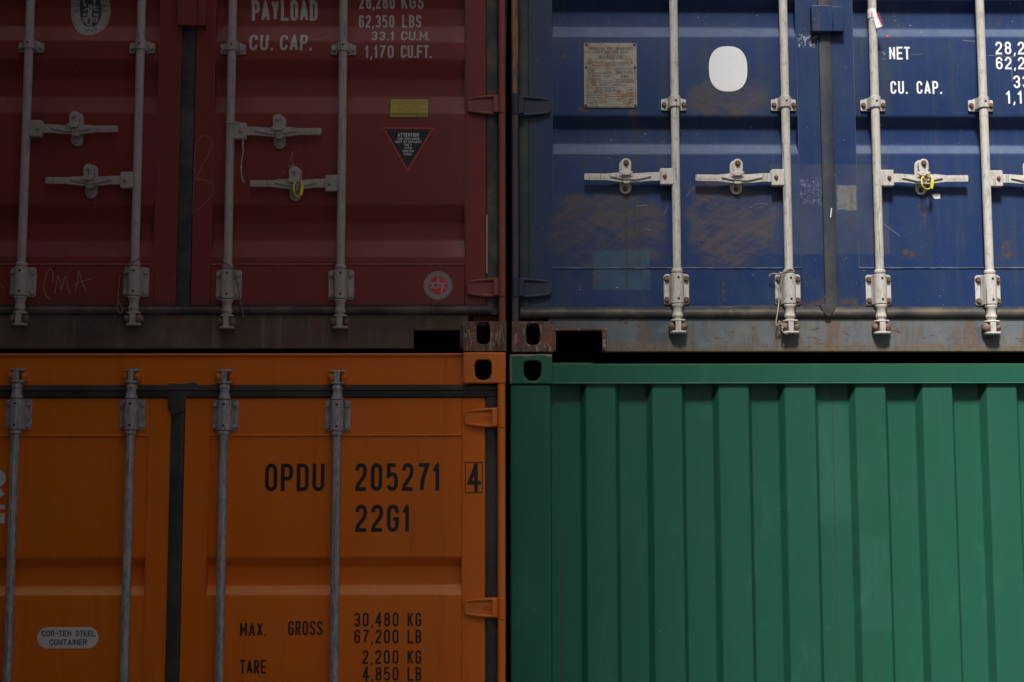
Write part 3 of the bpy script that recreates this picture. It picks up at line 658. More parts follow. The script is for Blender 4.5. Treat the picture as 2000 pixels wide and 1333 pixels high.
def locking_rod(parent, x, ztop, zbot, mats, clamps, brackets, hub, cams, hseed=0, keeper='rust_keeper', bolt=None):
    """mats=(rod, bolt). brackets: list of (z0,z1,dir) dir=-1 means the cam is below"""
    rm_, bm_ = mats
    rod = MB(); n = 14
    zs = [zbot+(ztop-zbot)*i/n for i in range(n+1)]
    rod.lathe(x, YR, [(ROD, z) for z in zs], 24)
    o = rod.build('locking_rod', rm_, parent, smooth=40)
    for (z0, z1) in clamps:
        b = MB(); h = z1-z0; m = (z0+z1)/2
        b.prism(rrect(x-.001, m-.002, .098, h*.92, .006), YD-.006, YD+.0)
        pr = [(x-.034, YD-.006), (x-.026, YD-.009), (x-.022, YR+.006)]+[(x+.0215*cos(a), YR-.0215*sin(a)) for a in [pi-pi*i/10 for i in range(11)]]+[(x+.022, YR+.006), (x+.026, YD-.009), (x+.034, YD-.006)]
        b.prism_z(pr, m-h*.38, m+h*.5)
        c = b.build('guide_clamp', rm_, o, bevel=.0022, smooth=40)
        for sx in (-1, 1): MB().bolt(x+sx*.0385, m-.002, YD-.006, ph=sx).build('bolt', bm_, o, smooth=30)
        MB().disc(x+.001, m+.004, .0042, YR-.0222, YR-.018, 12).build('grease_hole', 'hole', o)
    for (z0, z1, d) in brackets:
        b = MB(); h = z1-z0; m = (z0+z1)/2
        b.prism(rrect(x, m, .098, h, .011), YD-.007, YD)
        pr = [(x-.031, YD-.006), (x-.026, YR+.012)]+[(x+.0245*cos(a), YR-.0235*sin(a)) for a in [pi-pi*i/12 for i in range(13)]]+[(x+.026, YR+.012), (x+.031, YD-.006)]
        b.prism_z(pr, m-h*.5+.002, m+h*.5-.002)
        e1, e2 = (z1, z0) if d < 0 else (z0, z1)     # rod side, cam side
        b.lathe(x, YR, [(.0175, e1-d*.0), (.0215, e1-d*.003), (.0215, e1-d*.013), (.0175, e1-d*.017)], 24)
        b.build('bearing_bracket', rm_, o, bevel=.002, smooth=40)
        for sx in (-1, 1):
            for sz in (-1, 1): MB().bolt(x+sx*.0375, m+sz*h*.345, YD-.007, .0095, .011, sx+sz*.6).build('bolt', bm_, o, smooth=30)
        for sz in (-1, 1): MB().disc(x+.002, m+sz*h*.34, .0046, YR-.0243, YR-.020, 12).build('grease_hole', 'hole', o)
        c = MB(); Z = lambda q: e2+d*q
        c.lathe(x, YR, [(.0232, Z(.0)), (.0232, Z(.008)), (.019, Z(.014)), (.0175, Z(.03)), (.0185, Z(.038)), (.022, Z(.045)), (.0185, Z(.053)), (.016, Z(.058)), (.016, Z(.066))], 24)
        # cam: web between two flanges
        zc = e2+d*.082
        c.box(x-.011, x+.011, .001, .042, min(Z(.062), Z(.112)), max(Z(.062), Z(.112)))
        for q0, q1, ww in ((.060, .068, .028), (.104, .113, .031)):
            zz = sorted((Z(q0), Z(q1)))
            c.prism_z([(x-ww, .030), (x-ww*.8, .008), (x-ww*.3, .000), (x+ww*.4, .000), (x+ww*.95, .006), (x+ww*1.05, .022), (x+ww*.6, .040), (x-ww*.6, .040)], zz[0], zz[1])
        c.build('cam', rm_, o, bevel=.003, seg=2, smooth=45)
        rnd = random.Random(int(x*977)+hseed)
        s_ = rnd.choice((-1, 1))
        MB().blob((x-s_*.021, .020, Z(.086)), (.0165, .016, .0175), 14, hseed+1, .10).box(*sorted((x-s_*.033, x-s_*.016)), .014, YS+.003, zc-.016, zc+.010).build('cam_keeper', keeper, parent, bevel=.003, smooth=60)
        MB().blob((x+s_*.024, .022, Z(.086)), (.0125, .015, .014), 14, hseed+2, .10).box(*sorted((x+s_*.016, x+s_*.031)), .014, YS+.003, zc-.016, zc+.010).build('cam_keeper', keeper, parent, bevel=.003, smooth=60)
    if hub:
        zc, s, L = hub             # height, side, handle reach
        b = MB()
        xa, xb = sorted((x+s*.010, x+s*.062))
        b.prism(rrect((xa+xb)/2, zc, xb-xa, .064, .005), YR-.012, YR-.005)
        b.prism(rrect((xa+xb)/2, zc, xb-xa, .064, .005), YR+.007, YR+.014)
        b.box(*sorted((x+s*.004, x+s*.022)), YR-.008, YR+.010, zc-.03, zc+.03)
        b.build('handle_hub', rm_, o, bevel=.003, smooth=40)
        MB().bolt(x+s*.044, zc, YR-.012, .0065, .008, .3).build('hub_pin', bm_, o, smooth=30)
        hb = MB(); X = lambda q: x+s*q
        up_ = [(.03, .017), (.075, .0185), (.10, .0175), (.15, .0135), (.19, .0145), (.225, .017), (L-.085, .012), (L-.004, .013), (L, .010)]
        dn = [(.03, -.016), (.10, -.016), (.135, -.020), (.20, -.0225), (.245, -.017), (L-.085, -.014), (L-.004, -.013), (L, -.010)]
        poly = [(X(a), zc+b_) for a, b_ in up_]+[(X(a), zc+b_) for a, b_ in dn[::-1]]
        hb.prism(poly, YR-.003, YR+.006)
        # raised rib and finger dish
        hb.prism([(X(.095), zc+.001), (X(.15), zc+.004), (X(.235), zc+.005), (X(.255), zc+.0), (X(.21), zc-.010), (X(.155), zc-.013)], YR-.009, YR-.002)
        tb = []
        for i in range(9):   # cast marks on the grip
            xx = X(L-.080+.0085*i); hb.box(xx-.0022, xx+.0022, YR-.0045, YR-.002, zc-.007, zc+.0075)
            hb.box(xx-.0035, xx+.0035, YR-.0044, YR-.0021, zc-.001+(i % 3-1)*.004, zc+.002+(i % 3-1)*.004)
        hb.build('handle', rm_, o, bevel=.0016, smooth=40)
    return o
def retainer(parent, mat, bmat, x, z0, z1, s):
    h = z1-z0; m = (z0+z1)/2; b = MB()
    b.prism(stadium(x, m, .047, h), YD-.006, YD)
    # upper flap hanging over the handle
    b.prism(stadium(x, z1-.033, .040, .058), YR-.016, YR-.010)
    b.box(x-.012, x+.012, YR-.012, YD-.004, z1-.028, z1-.014)
    b.prism([(x-.022, m+.002), (x-.030, m+.008), (x-.018, m+.014), (x+.018, m+.014), (x+.027, m+.010), (x+.012, m-.003), (x-.010, m-.004)], YR-.020, YR-.014)
    # lower catch
    b.prism(rrect(x+.001, m-.018, .026, .030, .006), YR-.006, YD-.004)
    b.prism(rrect(x+.001, m-.012, .022, .014, .004), YR-.010, YR-.004)
    o = b.build('handle_retainer', mat, parent, bevel=.002, smooth=40)
    MB().bolt(x, z1-.022, YR-.016, .009, .010, .4).build('bolt', bmat, o, smooth=30)
    MB().bolt(x, z0+.019, YD-.006, .0075, .009, .1).build('bolt', bmat, o, smooth=30)
    return o
def corr_side(b, x, y0, y1, z0, z1, depth, s, pitch=.278):
    """corrugated long side at x; s=+1 outside is +x"""
    pts = [(x, y0)]; y = y0+.06
    while y+pitch < y1:
        pts += [(x, y), (x, y+.07), (x-s*depth, y+.138), (x-s*depth, y+.21)]; y += pitch
    pts.append((x, y1)); n = len(pts)
    vs = [(a, c, z0) for a, c in pts]+[(a, c, z1) for a, c in pts]
    b.add(vs, [(i, i+1, i+1+n, i+n) for i in range(n-1)])
def body(parent, mat, XL, XR, zb, zt, y0=.165, L=6.058):
    """side walls, roof, rear end, floor and cross members"""
    b = MB()
    corr_side(b, XL+.006, y0, L-.1, zb+.15, zt-.06, .036, -1); corr_side(b, XR-.006, y0, L-.1, zb+.15, zt-.06, .036, 1)
    b.build('side_walls', mat, parent, smooth=20)
    b = MB(); b.box(XL+.002, XL+.05, y0, L-.165, zb+.014, zb+.149); b.box(XR-.05, XR-.002, y0, L-.165, zb+.014, zb+.149)
    b.box(XL+.002, XL+.06, y0, L-.165, zt-.062, zt-.006); b.box(XR-.06, XR-.002, y0, L-.165, zt-.062, zt-.006)
    b.build('side_rails', mat, parent, bevel=.004)
    MB().box(XL+.061, XR-.061, .17, L-.1, zt-.036, zt-.024).build('roof', 'roof', parent)
    MB().box(XL+.051, XR-.051, .12, L-.1, zb+.152, zb+.185).build('floor', 'inner', parent)
    b = MB()
    for k in range(12): b.box(XL+.052, XR-.052, 1.1+k*.4, 1.15+k*.4, zb+.002 if k < 2 else zb+.02, zb+.151)
    b.build('cross_members', 'inner', parent)
    MB().box(XL+.05, XR-.05, L-.099, L, zb+.15, zt-.01).build('end_wall', mat, parent)

def rec_px(rows, px=900, y0=YP, depth=.036):
    out = []
    for a, b_, c, d in rows: out.append((PZ(px, a, y0), PZ(px, b_, y0+depth), PZ(px, c, y0+depth), PZ(px, d, y0)))
    return out
G1 = 'shipping containers in the four-container stack'

# ================================================================== RED CONTAINER (upper left)
XR_ = PX(989, 400, 0); XL_ = XR_-2.438; zb = PZ(944, 686, 0); zt = zb+2.591
red = thing('shipping_container', ((XL_+XR_)/2, 0, zb), 'dark red shipping container with taupe locking rods, resting on the orange one', 'shipping container', G1)
body(red, 'red', XL_, XR_, zb, zt)
cw, chh = .162, .118
hx, hz = P(944, 651)
for sx in (0, 1):
    x0, x1 = (XL_, XL_+cw) if sx == 0 else (PX(904, 655), XR_)
    h_ = hx if sx else XL_+XR_-hx
    casting(red, 'rusty_cast', x0, x1, zb, PZ(944, 628), h_, hz, 13.5*K, 22*K, 3.4)
    casting(red, 'rusty_cast', x0, x1, zt-.118, zt, h_, zt-.06, 16*K, 20*K, 3)
xc_r = (PX(350, 300, YD)+PX(374, 300, YD))/2
zd0 = PZ(600, 597, YD); zd1 = zt-.13
RECR = rec_px([(117, 156, 190, 222), (400, 437, 470, 503), (-22, 17, 53, 82), (-303, -266, -232, -200), (-440, -403, -369, -337)], 800)
dxr = PX(950, 300, YD); dxl = PX(378, 300, YD)
pr0, pr1 = PX(416, 300, YD), PX(908, 300, YD); pz0, pz1 = PZ(700, 517, YD), zd1-.12
surfR = profile_surf(RECR, .036, pr0, pr1, pz0, pz1)
doorR = door(red, 'red', dxl, dxr, zd0, zd1, pr0, pr1, pz0, pz1, RECR, .036)
lx1 = PX(350, 300, YD); lp1 = PX(306, 300, YD); mir = lambda x: 2*xc_r-x
doorL = door(red, 'red', mir(dxr), lx1, zd0, zd1, mir(pr1), lp1, pz0, pz1, RECR, .036)
surfRL = profile_surf(RECR, .036, mir(pr1), lp1, pz0, pz1)
# gaskets
gz0, gz1 = PZ(600, 615, YS), PZ(600, 597, YD)
gasket_h(mir(dxr), dxr+.02, gz0, gz1).build('bottom_gasket', 'rub_red', red, bevel=0, smooth=60)
b = MB(); gasket_v(b, dxr+.001, PX(972, 300, .046), gz0, zd1); b.build('door_gasket', 'rub_red', doorR, smooth=40)
b = MB(); gasket_v(b, mir(PX(972, 300, .046)), mir(dxr)-.001, gz0, zd1); b.build('door_gasket', 'rub_red', doorL, smooth=40)
b = MB(); gasket_v(b, lx1+.001, dxl-.002, gz0-.004, zd1, .048); b.build('door_gasket', 'rub_mid', doorR, smooth=40)
# a torn pale lip on the right gasket
a0 = P(951, 420, .045); a1 = P(951, 535, .045)
MB().box(a0[0]-.003, a0[0]+.003, .043, .049, a1[1], a0[1]).build('gasket_lip', 'st_logo', doorR, bevel=.001)
# sill with fork notches
zs0, zs1 = PZ(500, 681, YS), gz0-.001
cz1 = PZ(944, 628)
def sill(parent, mat, xl, xr, z0, z1, notches, nz, y0=YS):
    b = MB(); xs_ = [xl]+[v for p in notches for v in p]+[xr]; zs_ = [z0, nz, z1]; nn = len(xs_)
    def V(i, j, k): return (i*3+j)*2+k
    vs = [(x, yy, z) for x in xs_ for z in zs_ for yy in (y0, y0+.012)]; fs = []
    solid = lambda i, j: 0 <= i < nn-1 and 0 <= j < 2 and not (j == 0 and i % 2 == 1)
    for i in range(nn-1):
        for j in range(2):
            if not solid(i, j): continue
            fs += [(V(i, j, 0), V(i+1, j, 0), V(i+1, j+1, 0), V(i, j+1, 0)), (V(i, j+1, 1), V(i+1, j+1, 1), V(i+1, j, 1), V(i, j, 1))]
            if not solid(i-1, j): fs.append((V(i, j, 0), V(i, j+1, 0), V(i, j+1, 1), V(i, j, 1)))
            if not solid(i+1, j): fs.append((V(i+1, j+1, 0), V(i+1, j, 0), V(i+1, j, 1), V(i+1, j+1, 1)))
            if not solid(i, j-1): fs.append((V(i+1, j, 0), V(i, j, 0), V(i, j, 1), V(i+1, j, 1)))
            if not solid(i, j+1): fs.append((V(i, j+1, 0), V(i+1, j+1, 0), V(i+1, j+1, 1), V(i, j+1, 1)))
    used = sorted({q for f in fs for q in f}); mp = {q: i for i, q in enumerate(used)}
    b.add([vs[q] for q in used], [tuple(mp[q] for q in f) for f in fs])
    b.prism_x([(y0+.0125, z1), (y0+.10, z1), (y0+.10, z1-.006), (y0+.0125, z1-.006)], xl, xr)
    # outer bottom lip between the pockets
    xs = [xl]+[v for p in notches for v in p]+[xr]
    for k in range(0, len(xs), 2):
        if xs[k+1]-xs[k] > .03: b.prism_x([(y0+.0125, z0+.0), (y0+.05, z0), (y0+.05, z0+.006), (y0+.0125, z0+.006)], xs[k]+.001, xs[k+1]-.001)
    for a, c in notches:   # frame bars round the pocket
        t = .005
        b.box(a-.014, a, y0-t, y0-.0003, z0+.002, nz+.012); b.box(c, c+.014, y0-t, y0-.0003, z0+.002, nz+.012); b.box(a+.0003, c-.0003, y0-t, y0-.0003, nz+.001, nz+.012)
    return b.build('sill', mat, parent, bevel=.004, seg=3, smooth=35)
n0, n1 = PX(808, 665, YS), PX(898, 665, YS); nz = PZ(850, 646, YS)
sill(red, 'red_worn', XL_+cw+.001, PX(904, 655)+.02, zs0, zs1, [(mir(n1), mir(n0)), (n0, n1)], nz)
MB().box(XL_+.05, XR_-.05, .10, .14, zt-.118, zt-.01).build('header', 'red', red)
MB().box(XL_+cw, XR_-cw, YS, .098, zt-.118, zt-.002).build('header', 'red', red, bevel=.004)
# posts and hinges
px0, px1 = PX(973.5, 300), XR_-.002
post(red, 'red_post', px0, px1, cz1+.001, zt-.119, 1)
post(red, 'red_post', XL_+.002, XL_+.002+(px1-px0), cz1+.001, zt-.119, -1)
pitch = PZ(940, 202, 0)-PZ(940, 560, 0)
for k in range(4):
    za = PZ(940, 581, .02)+k*pitch; zz = za+40*K
    if k == 1: za, zz = PZ(940, 223, .02), PZ(940, 183, .02)
    hinge(doorR, 'red_post', px0, px1, PX(913, 200, YD), za, zz)
    hinge(doorL, 'red_post', XL_+.002, XL_+.002+(px1-px0), XL_+XR_-PX(913, 200, YD), za, zz)
# lock box plates at the meeting stiles
def lockbox(parent, mat, pxa, pxm, pxb, pya, pyb):
    b = MB(); x0, z0 = P(pxa, pyb, .02); x1, z1 = P(pxb, pya, .02); xm = PX(pxm, (pya+pyb)/2, .02)
    b.box(x0, xm, .018, .050, z0, z1); b.box(xm, x1, .020, .050, z0+.001, z1-.004)
    return b.build('door_lap_plate', mat, parent, bevel=.003, smooth=35)
lockbox(doorR, 'red', 346, 385, 403, -45, 50)

def zrow(px, a, b_, y=.03): return PZ(px, b_, y), PZ(px, a, y)
rods_red = []
for i, (xt, clx, hubd) in enumerate(((60, (79, 100), (252, 1)), (277, (80, 102), (353, -1)), (455, (82, 104), (257, 1)), (671, (83, 105), (359, -1)))):
    x = PX(xt, 0, YR); p = 20+i*200
    cl = [zrow(xt, *clx)]; cl.append((cl[0][0]+.93, cl[0][1]+.93))
    bo = (522, 580) if i < 2 else (527, 586)
    bz = zrow(xt, *bo, y=.035)
    hub = (PZ(xt, hubd[0], YR), hubd[1], .352)
    r = locking_rod(red, x, zt-.19, bz[0]+.01, ('rod_red', 'rod_red'), cl, [(bz[0], bz[1], -1), (zt-.29, zt-.18, 1)], hub, None, i*3)
    rods_red.append(r)
for (px, a, b_, d, s) in ((148, 220, 286, doorL, 1), (176, 322, 388, doorL, -1), (545, 226, 291, doorR, 1), (576, 327, 393, doorR, -1)):
    z0, z1 = zrow(px, a, b_, .045); retainer(d, 'rod_red', 'rod_red', PX(px, (a+b_)/2, .03), z0, z1, s)
# lettering
word('lettering', 'let_red', doorR, 'PAYLOAD', 489, 618, -3, 35, .15, .24, surfR)
word('lettering', 'let_red', doorR, 'CU.', 487, 533, 66, 99, .15, .3, surfR); word('lettering', 'let_red', doorR, 'CAP.', 547, 609, 66, 99, .15, .26, surfR)
word('lettering', 'let_red', doorR, '28,280', 700, 770, -13, 12, .15, .3, surfR); word('lettering', 'let_red', doorR, 'KGS', 783, 827, -13, 12, .15, .26, surfR)
word('lettering', 'let_red', doorR, '62,350', 699, 769, 24, 49, .15, .3, surfR); word('lettering', 'let_red', doorR, 'LBS', 784, 822, 24, 49, .15, .26, surfR)
word('lettering', 'let_red', doorR, '33.1', 725, 769, 58, 79, .15, .32, surfR); word('lettering', 'let_red', doorR, 'CU.M.', 783, 840, 58, 79, .15, .2, surfR)
word('lettering', 'let_red', doorR, '1,170', 713, 769, 89, 114, .15, .32, surfR); word('lettering', 'let_red', doorR, 'CU.FT.', 783, 843, 89, 114, .15, .2, surfR)
# yellow notice, black triangle, round mark
flatP = lambda x, z: YP
x0, z0 = P(760, 231, YP); x1, z1 = P(838, 188, YP)
b = MB(); grid(b, x0, x1, z0, z1, surfR, .0010); o = b.build('notice_border', 'st_black', doorR, smooth=0)
b = MB(); grid(b, x0+.004, x1-.004, z0+.004, z1-.004, surfR, .0014); b.build('yellow_notice', 'st_yel', doorR, smooth=0)
b = MB()
for i, (s_, ww) in enumerate((('THIS CONTAINER HAS BEEN', 1), ('DESIGNED AND TESTED FOR', 1), ('A GROSS WEIGHT', .6), ('MAX GROSS KG 30480 LBS 67200', 1), ('STACKING LOAD', .6), ('MAX GROSS 86400 LBS', .96))):
    zz = z1-.012-i*.0117; cxx = (x0+x1)/2; hw = (x1-x0)/2*.86*ww
    text(b, s_, cxx-hw, cxx+hw, zz-.0065, zz, .2, .3, surfR, .0018, .004)
b.build('notice_print', 'yel_print', doorR, smooth=0)
def tri(pa, pb, pc, ins):
    pts = [Vector(P(*q, YP)) for q in (pa, pb, pc)]; c = sum(pts, Vector((0, 0)))/3
    return [tuple(c+(q-c)*(1-ins)) for q in pts]
def dens(pts, n=8):
    o = []
    for i in range(len(pts)):
        a, c = pts[i], pts[(i+1) % len(pts)]
        for k in range(n): o.append((a[0]+(c[0]-a[0])*k/n, a[1]+(c[1]-a[1])*k/n))
    return o
b = MB(); fan(b, dens(tri((747, 249), (848, 250), (796, 336), 0)), surfR, .0010, 8); b.build('warning_triangle_border', 'st_red', doorR, smooth=0)
b = MB(); fan(b, dens(tri((747, 249), (848, 250), (796, 336), .10)), surfR, .0014, 8); b.build('warning_triangle', 'st_black', doorR, smooth=0)
b = MB()
for s_, a, c, t_, bt in (('ATTENTION', 777, 818, 260.5, 267.5), ('THIS CONTAINER', 776, 819, 269.5, 274), ('MUST BE REPAIRED', 772, 823, 275.5, 280), ('ONLY', 790, 804, 281.5, 286), ('WITH', 790, 804, 287.5, 292), ('CORTEN', 786, 808, 293.5, 298), ('STEEL', 789, 805, 299.5, 304)):
    ptext(b, s_, a, c, t_, bt, .16, .3, surfR, off=.0018, step_=.004)
b.build('warning_print', 'st_white', doorR, smooth=0)
cx, cz = P(855.5, 558, YD)
def ring(b, cx, cz, r0, r1, off, surf, n=56):
    vs = []; 
    for i in range(n):
        a = 2*pi*i/n
        for r in (r0, r1): x, z = cx+r*cos(a), cz+r*sin(a); vs.append((x, surf(x, z)-off, z))
    b.add(vs, [(2*i, 2*i+1, 2*((i+1) % n)+1, 2*((i+1) % n)) for i in range(n)])
flatD = lambda x, z: YD+.0002
def circ(cx, cz, r, n=48): return [(cx+r*cos(2*pi*i/n), cz+r*sin(2*pi*i/n)) for i in range(n)]
b = MB(); fan(b, circ(cx, cz, 28.5*K), flatD, .0010, 2); b.build('round_maker_sticker', 'st_logo', doorR, smooth=0)
b = MB(); fan(b, circ(cx, cz, 18.5*K), flatD, .0014, 2); b.build('red_disc', 'st_red', doorR, smooth=0)
b = MB(); ring(b, cx, cz, 26.2*K, 27*K, .0014, flatD); ring(b, cx, cz, 19.6*K, 20.2*K, .0014, flatD)
for i in range(34):   # tiny ring of characters
    a = 2*pi*i/34; x, z = cx+23.2*K*cos(a), cz+23.2*K*sin(a); u_ = Vector((cos(a), sin(a)))*2.0*K; v_ = Vector((-sin(a), cos(a)))*1.1*K
    ribbon(b, [(x-u_.x, z-u_.y), (x+u_.x, z+u_.y)], .0011, flatD, .0014, 1); 
    if i % 2: ribbon(b, [(x-v_.x+u_.x, z-v_.y+u_.y), (x+v_.x+u_.x, z+v_.y+u_.y)], .0011, flatD, .0014, 1)
    else: ribbon(b, [(x-v_.x, z-v_.y), (x+v_.x, z+v_.y)], .0011, flatD, .0014, 1)
b.build('sticker_ring_print', 'st_black', doorR, smooth=0)
b = MB(); t_ = 2.9*K
def pp(q): return [(cx+a*K, cz+c*K) for a, c in q]
ribbon(b, pp([(-16, 5), (-12, 4)]+arc(-13, 0, 3.6, 4.6, 60, -60)+[(-12, -4), (-16, -5)]), t_, flatD, .0018, .01)
ribbon(b, pp([(-2, 5)]+arc(-5.5, 0, 4.2, 5, 75, 285)+[(-2, -5)]), t_, flatD, .0022, .01)
ribbon(b, pp([(0.5, 15), (.5, -5)]), t_, flatD, .0018, .01); ribbon(b, pp([(.5, 1)]+arc(4, 1, 3.5, 4.5, 180, 0)+[(7.5, -17)]), t_, flatD, .0018, .01)
ribbon(b, pp(arc(14, 0, 4.2, 5, 60, 300)), t_, flatD, .0018, .01)
b.build('sticker_letters', 'st_logo', doorR, smooth=0)
# oval inspection emblem on the left door
cx, cz = P(172, 13, YP)
o = MB(); fan(o, superell(cx, cz, 40*K, 57*K, 2.15), surfRL, .0010, 14); o.build('oval_inspection_sticker', 'st_logo', doorL, smooth=0)
o = MB(); fan(o, superell(cx, cz+.002, 22.5*K, 39*K, 2.1), surfRL, .0015, 12)
for e_ in (36.5,): 
    q = superell(cx, cz, e_*K, 53*K, 2.15, 72); ribbon(o, q+[q[0]], .0014, surfRL, .0015)
for i, ch in enumerate('BUREAU'): pass
def ringtext(b, s_, cx, cz, rx, rz, a0, a1, h, t, surf, off, flip=False):
    n = len(s_)
    for i, ch in enumerate(s_):
        a = R(a0+(a1-a0)*(i+.5)/n); x, z = cx+rx*cos(a), cz+rz*sin(a)
        o_ = Vector((rz*cos(a), rx*sin(a))).normalized(); u_ = Vector((o_.y, -o_.x))
        if flip: o_, u_ = -o_, -u_
        W = h*.62
        for p in glyph(ch, W, h): ribbon(b, [(x+u_.x*(q[0]-W/2)+o_.x*(q[1]-h/2), z+u_.y*(q[0]-W/2)+o_.y*(q[1]-h/2)) for q in p], t, surf, off)
ringtext(o, 'BUREAU', cx, cz, 29.5*K, 45*K, 190, 105, 8.5*K, .0024, surfRL, .0015)
ringtext(o, 'VERITAS', cx, cz, 29.5*K, 45*K, 75, -8, 8.5*K, .0024, surfRL, .0015)
ringtext(o, '1828', cx, cz+.002, 29.5*K, 47*K, 238, 302, 7.5*K, .0022, surfRL, .0015, True)
o.build('emblem_print', 'st_dark', doorL, smooth=0)
o = MB()
def e2(q, t): ribbon(o, [(cx+a*K, cz+c*K) for a, c in q], t*K, surfRL, .002)
e2([(-1, 0), (-2, -8), (-3, -14)], 8); e2([(-3, -12), (-7, -20), (-8, -30)], 4.5); e2([(0, -12), (2, -20), (1, -30)], 4.5)
e2([(-3, 1), (-9, 2), (-13, -2)], 3); e2([(1, 1), (6, 5), (8, 11)], 3); fan(o, circ(cx-.002, cz+6*K, 4*K, 16), surfRL, .002, 2)
e2([(-16, -11), (-8, -11)], 4.5); e2([(6, -11), (16, -11)], 4.5); e2([(-15, -16), (-15, -24), (-11, -26), (-10, -16)], 3)
e2([(7, -16), (7, -24), (10, -26)], 3); e2([(15, -16), (11, -18), (14, -22), (11, -27)], 3); e2(arc(11, 2, 4, 4, 30, 330), 2.2); e2([(-8, -32), (3, -32)], 3)
e2([(-12, 22), (-13, 14), (-11, 6)], 3); e2([(8, 11), (10, 16), (6, 18)], 3.2); e2([(-14, 8), (-9, 8)], 3)
o.build('emblem_figure', 'st_logo', doorL, smooth=0)
# chalk
b = MB()
def chalk(b, pts, t, surf, y=YD): 
    q = [P(a, c, y) for a, c in pts]; n = []
    for i in range(len(q)-1):
        p0 = q[max(i-1, 0)]; p1 = q[i]; p2 = q[i+1]; p3 = q[min(i+2, len(q)-1)]
        for k in range(6):
            u = k/6; n.append(tuple(.5*((2*p1[j])+(-p0[j]+p2[j])*u+(2*p0[j]-5*p1[j]+4*p2[j]-p3[j])*u*u+(-p0[j]+3*p1[j]-3*p2[j]+p3[j])*u**3) for j in (0, 1)))
    n.append(q[-1]); ribbon(b, n, t, surf, .0013)
chalk(b, [(103, 553), (104, 535), (98, 526), (90, 540), (86, 560), (89, 576), (97, 585)], .0024, flatD)
chalk(b, [(107, 575), (112, 545), (114, 540), (118, 555), (120, 565), (126, 545), (129, 541), (133, 560), (137, 574)], .0022, flatD)
chalk(b, [(147, 571), (152, 545), (154, 530), (160, 550), (168, 567)], .0022, flatD); chalk(b, [(143, 558), (160, 550), (178, 545)], .0022, flatD)
chalk(b, [(-12, 550), (2, 556), (8, 565)], .0018, flatD)
b.build('chalk_writing', 'chalk', doorL, smooth=0)
b = MB()
chalk(b, [(379, 350), (381, 290), (392, 269), (405, 267), (413, 280), (406, 305), (392, 330), (384, 352)], .0012, flatD)
chalk(b, [(379, 350), (390, 351), (408, 356), (418, 368), (412, 385), (392, 405), (377, 416)], .0012, flatD)
chalk(b, [(380, 330), (378, 370), (376, 416)], .0012, flatD)
b.build('chalk_curve', 'chalk', doorR, smooth=0)
b = MB()
chalk(b, [(573, 296), (570, 305), (566, 316)], .0028, surfR, YP); chalk(b, [(562, 324), (567, 325), (573, 322)], .0028, surfR, YP); chalk(b, [(555, 334), (553, 341)], .002, surfR, YP); chalk(b, [(572, 312), (572, 326)], .0016, surfR, YP)
chalk(b, [(600, 74), (618, 77), (640, 70)], .0014, surfR, YP)
b.build('scuff_marks', 'scr_or', doorR, smooth=0)

# ================================================================== BLUE CONTAINER (upper right)
BL = PX(999, 400, 0); BR = BL+2.438; zbB = PZ(1040, 688, 0); ztB = zbB+2.591
blue = thing('shipping_container', ((BL+BR)/2, 0, zbB), 'weathered blue shipping container with pale beige locking rods and rust patches', 'shipping container', G1)
body(blue, 'blue', BL, BR, zbB, ztB)
hx, hz = P(1041, 653)
czB = PZ(1040, 628)
for sx in (0, 1):
    x0, x1 = (BL, PX(1082, 655)) if sx == 0 else (BR-cw, BR)
    h_ = hx if sx == 0 else BL+BR-hx
    casting(blue, 'rusty_cast', x0, x1, zbB, czB, h_, hz, 13.5*K, 21*K, 3.6)
    casting(blue, 'blue_post', x0, x1, ztB-.118, ztB, h_, ztB-.06, 16*K, 20*K, 3)
zdB0 = PZ(1400, 601, YD); zdB1 = ztB-.13
RECB = rec_px([(228, 252, 271, 299), (-1, 23, 43, 70), (-229, -205, -185, -157), (-457, -433, -413, -385)], 1300)
RECB = rec_px([(227, 252, 284, 300), (-2, 23, 56, 71), (-231, -206, -174, -158), (-460, -435, -403, -387)], 1300)
bx0, bx1 = PX(1033, 300, YD), PX(1604, 300, YD); bp0, bp1 = PX(1079, 300, YD), PX(1560, 300, YD)
bpz0, bpz1 = PZ(1400, 524, YD), zdB1-.12
surfB = profile_surf(RECB, .036, bp0, bp1, bpz0, bpz1)
doorB = door(blue, 'blue', bx0, bx1, zdB0, zdB1, bp0, bp1, bpz0, bpz1, RECB, .036, label='left blue door with brown smears')
cx0 = PX(1629, 300, YD); cp0 = PX(1672, 300, YD); xcB = (bx1+cx0)/2; mirB = lambda x: 2*xcB-x
doorC = door(blue, 'blue', cx0, mirB(bx0), zdB0, zdB1, cp0, mirB(bp0), bpz0, bpz1, RECB, .036)
surfC = profile_surf(RECB, .036, cp0, mirB(bp0), bpz0, bpz1)
gz0, gz1 = PZ(1400, 622, YS), PZ(1400, 600, YD)
gasket_h(bx0-.035, mirB(bx0)+.035, gz0, gz1).build('bottom_gasket', 'rub_blue_low', blue, smooth=60)
b = MB(); gasket_v(b, PX(1014, 300, .046), bx0-.001, gz0, zdB1); b.build('door_gasket', 'rub_blue', doorB, smooth=40)
b = MB(); gasket_v(b, mirB(bx0)+.001, mirB(PX(1014, 300, .046)), gz0, zdB1); b.build('door_gasket', 'rub_blue', doorC, smooth=40)
b = MB(); gasket_v(b, bx1+.001, cx0-.001, PZ(1615, 600, YS), zdB1, .044); b.build('door_gasket', 'rub_blue', doorC, smooth=40)
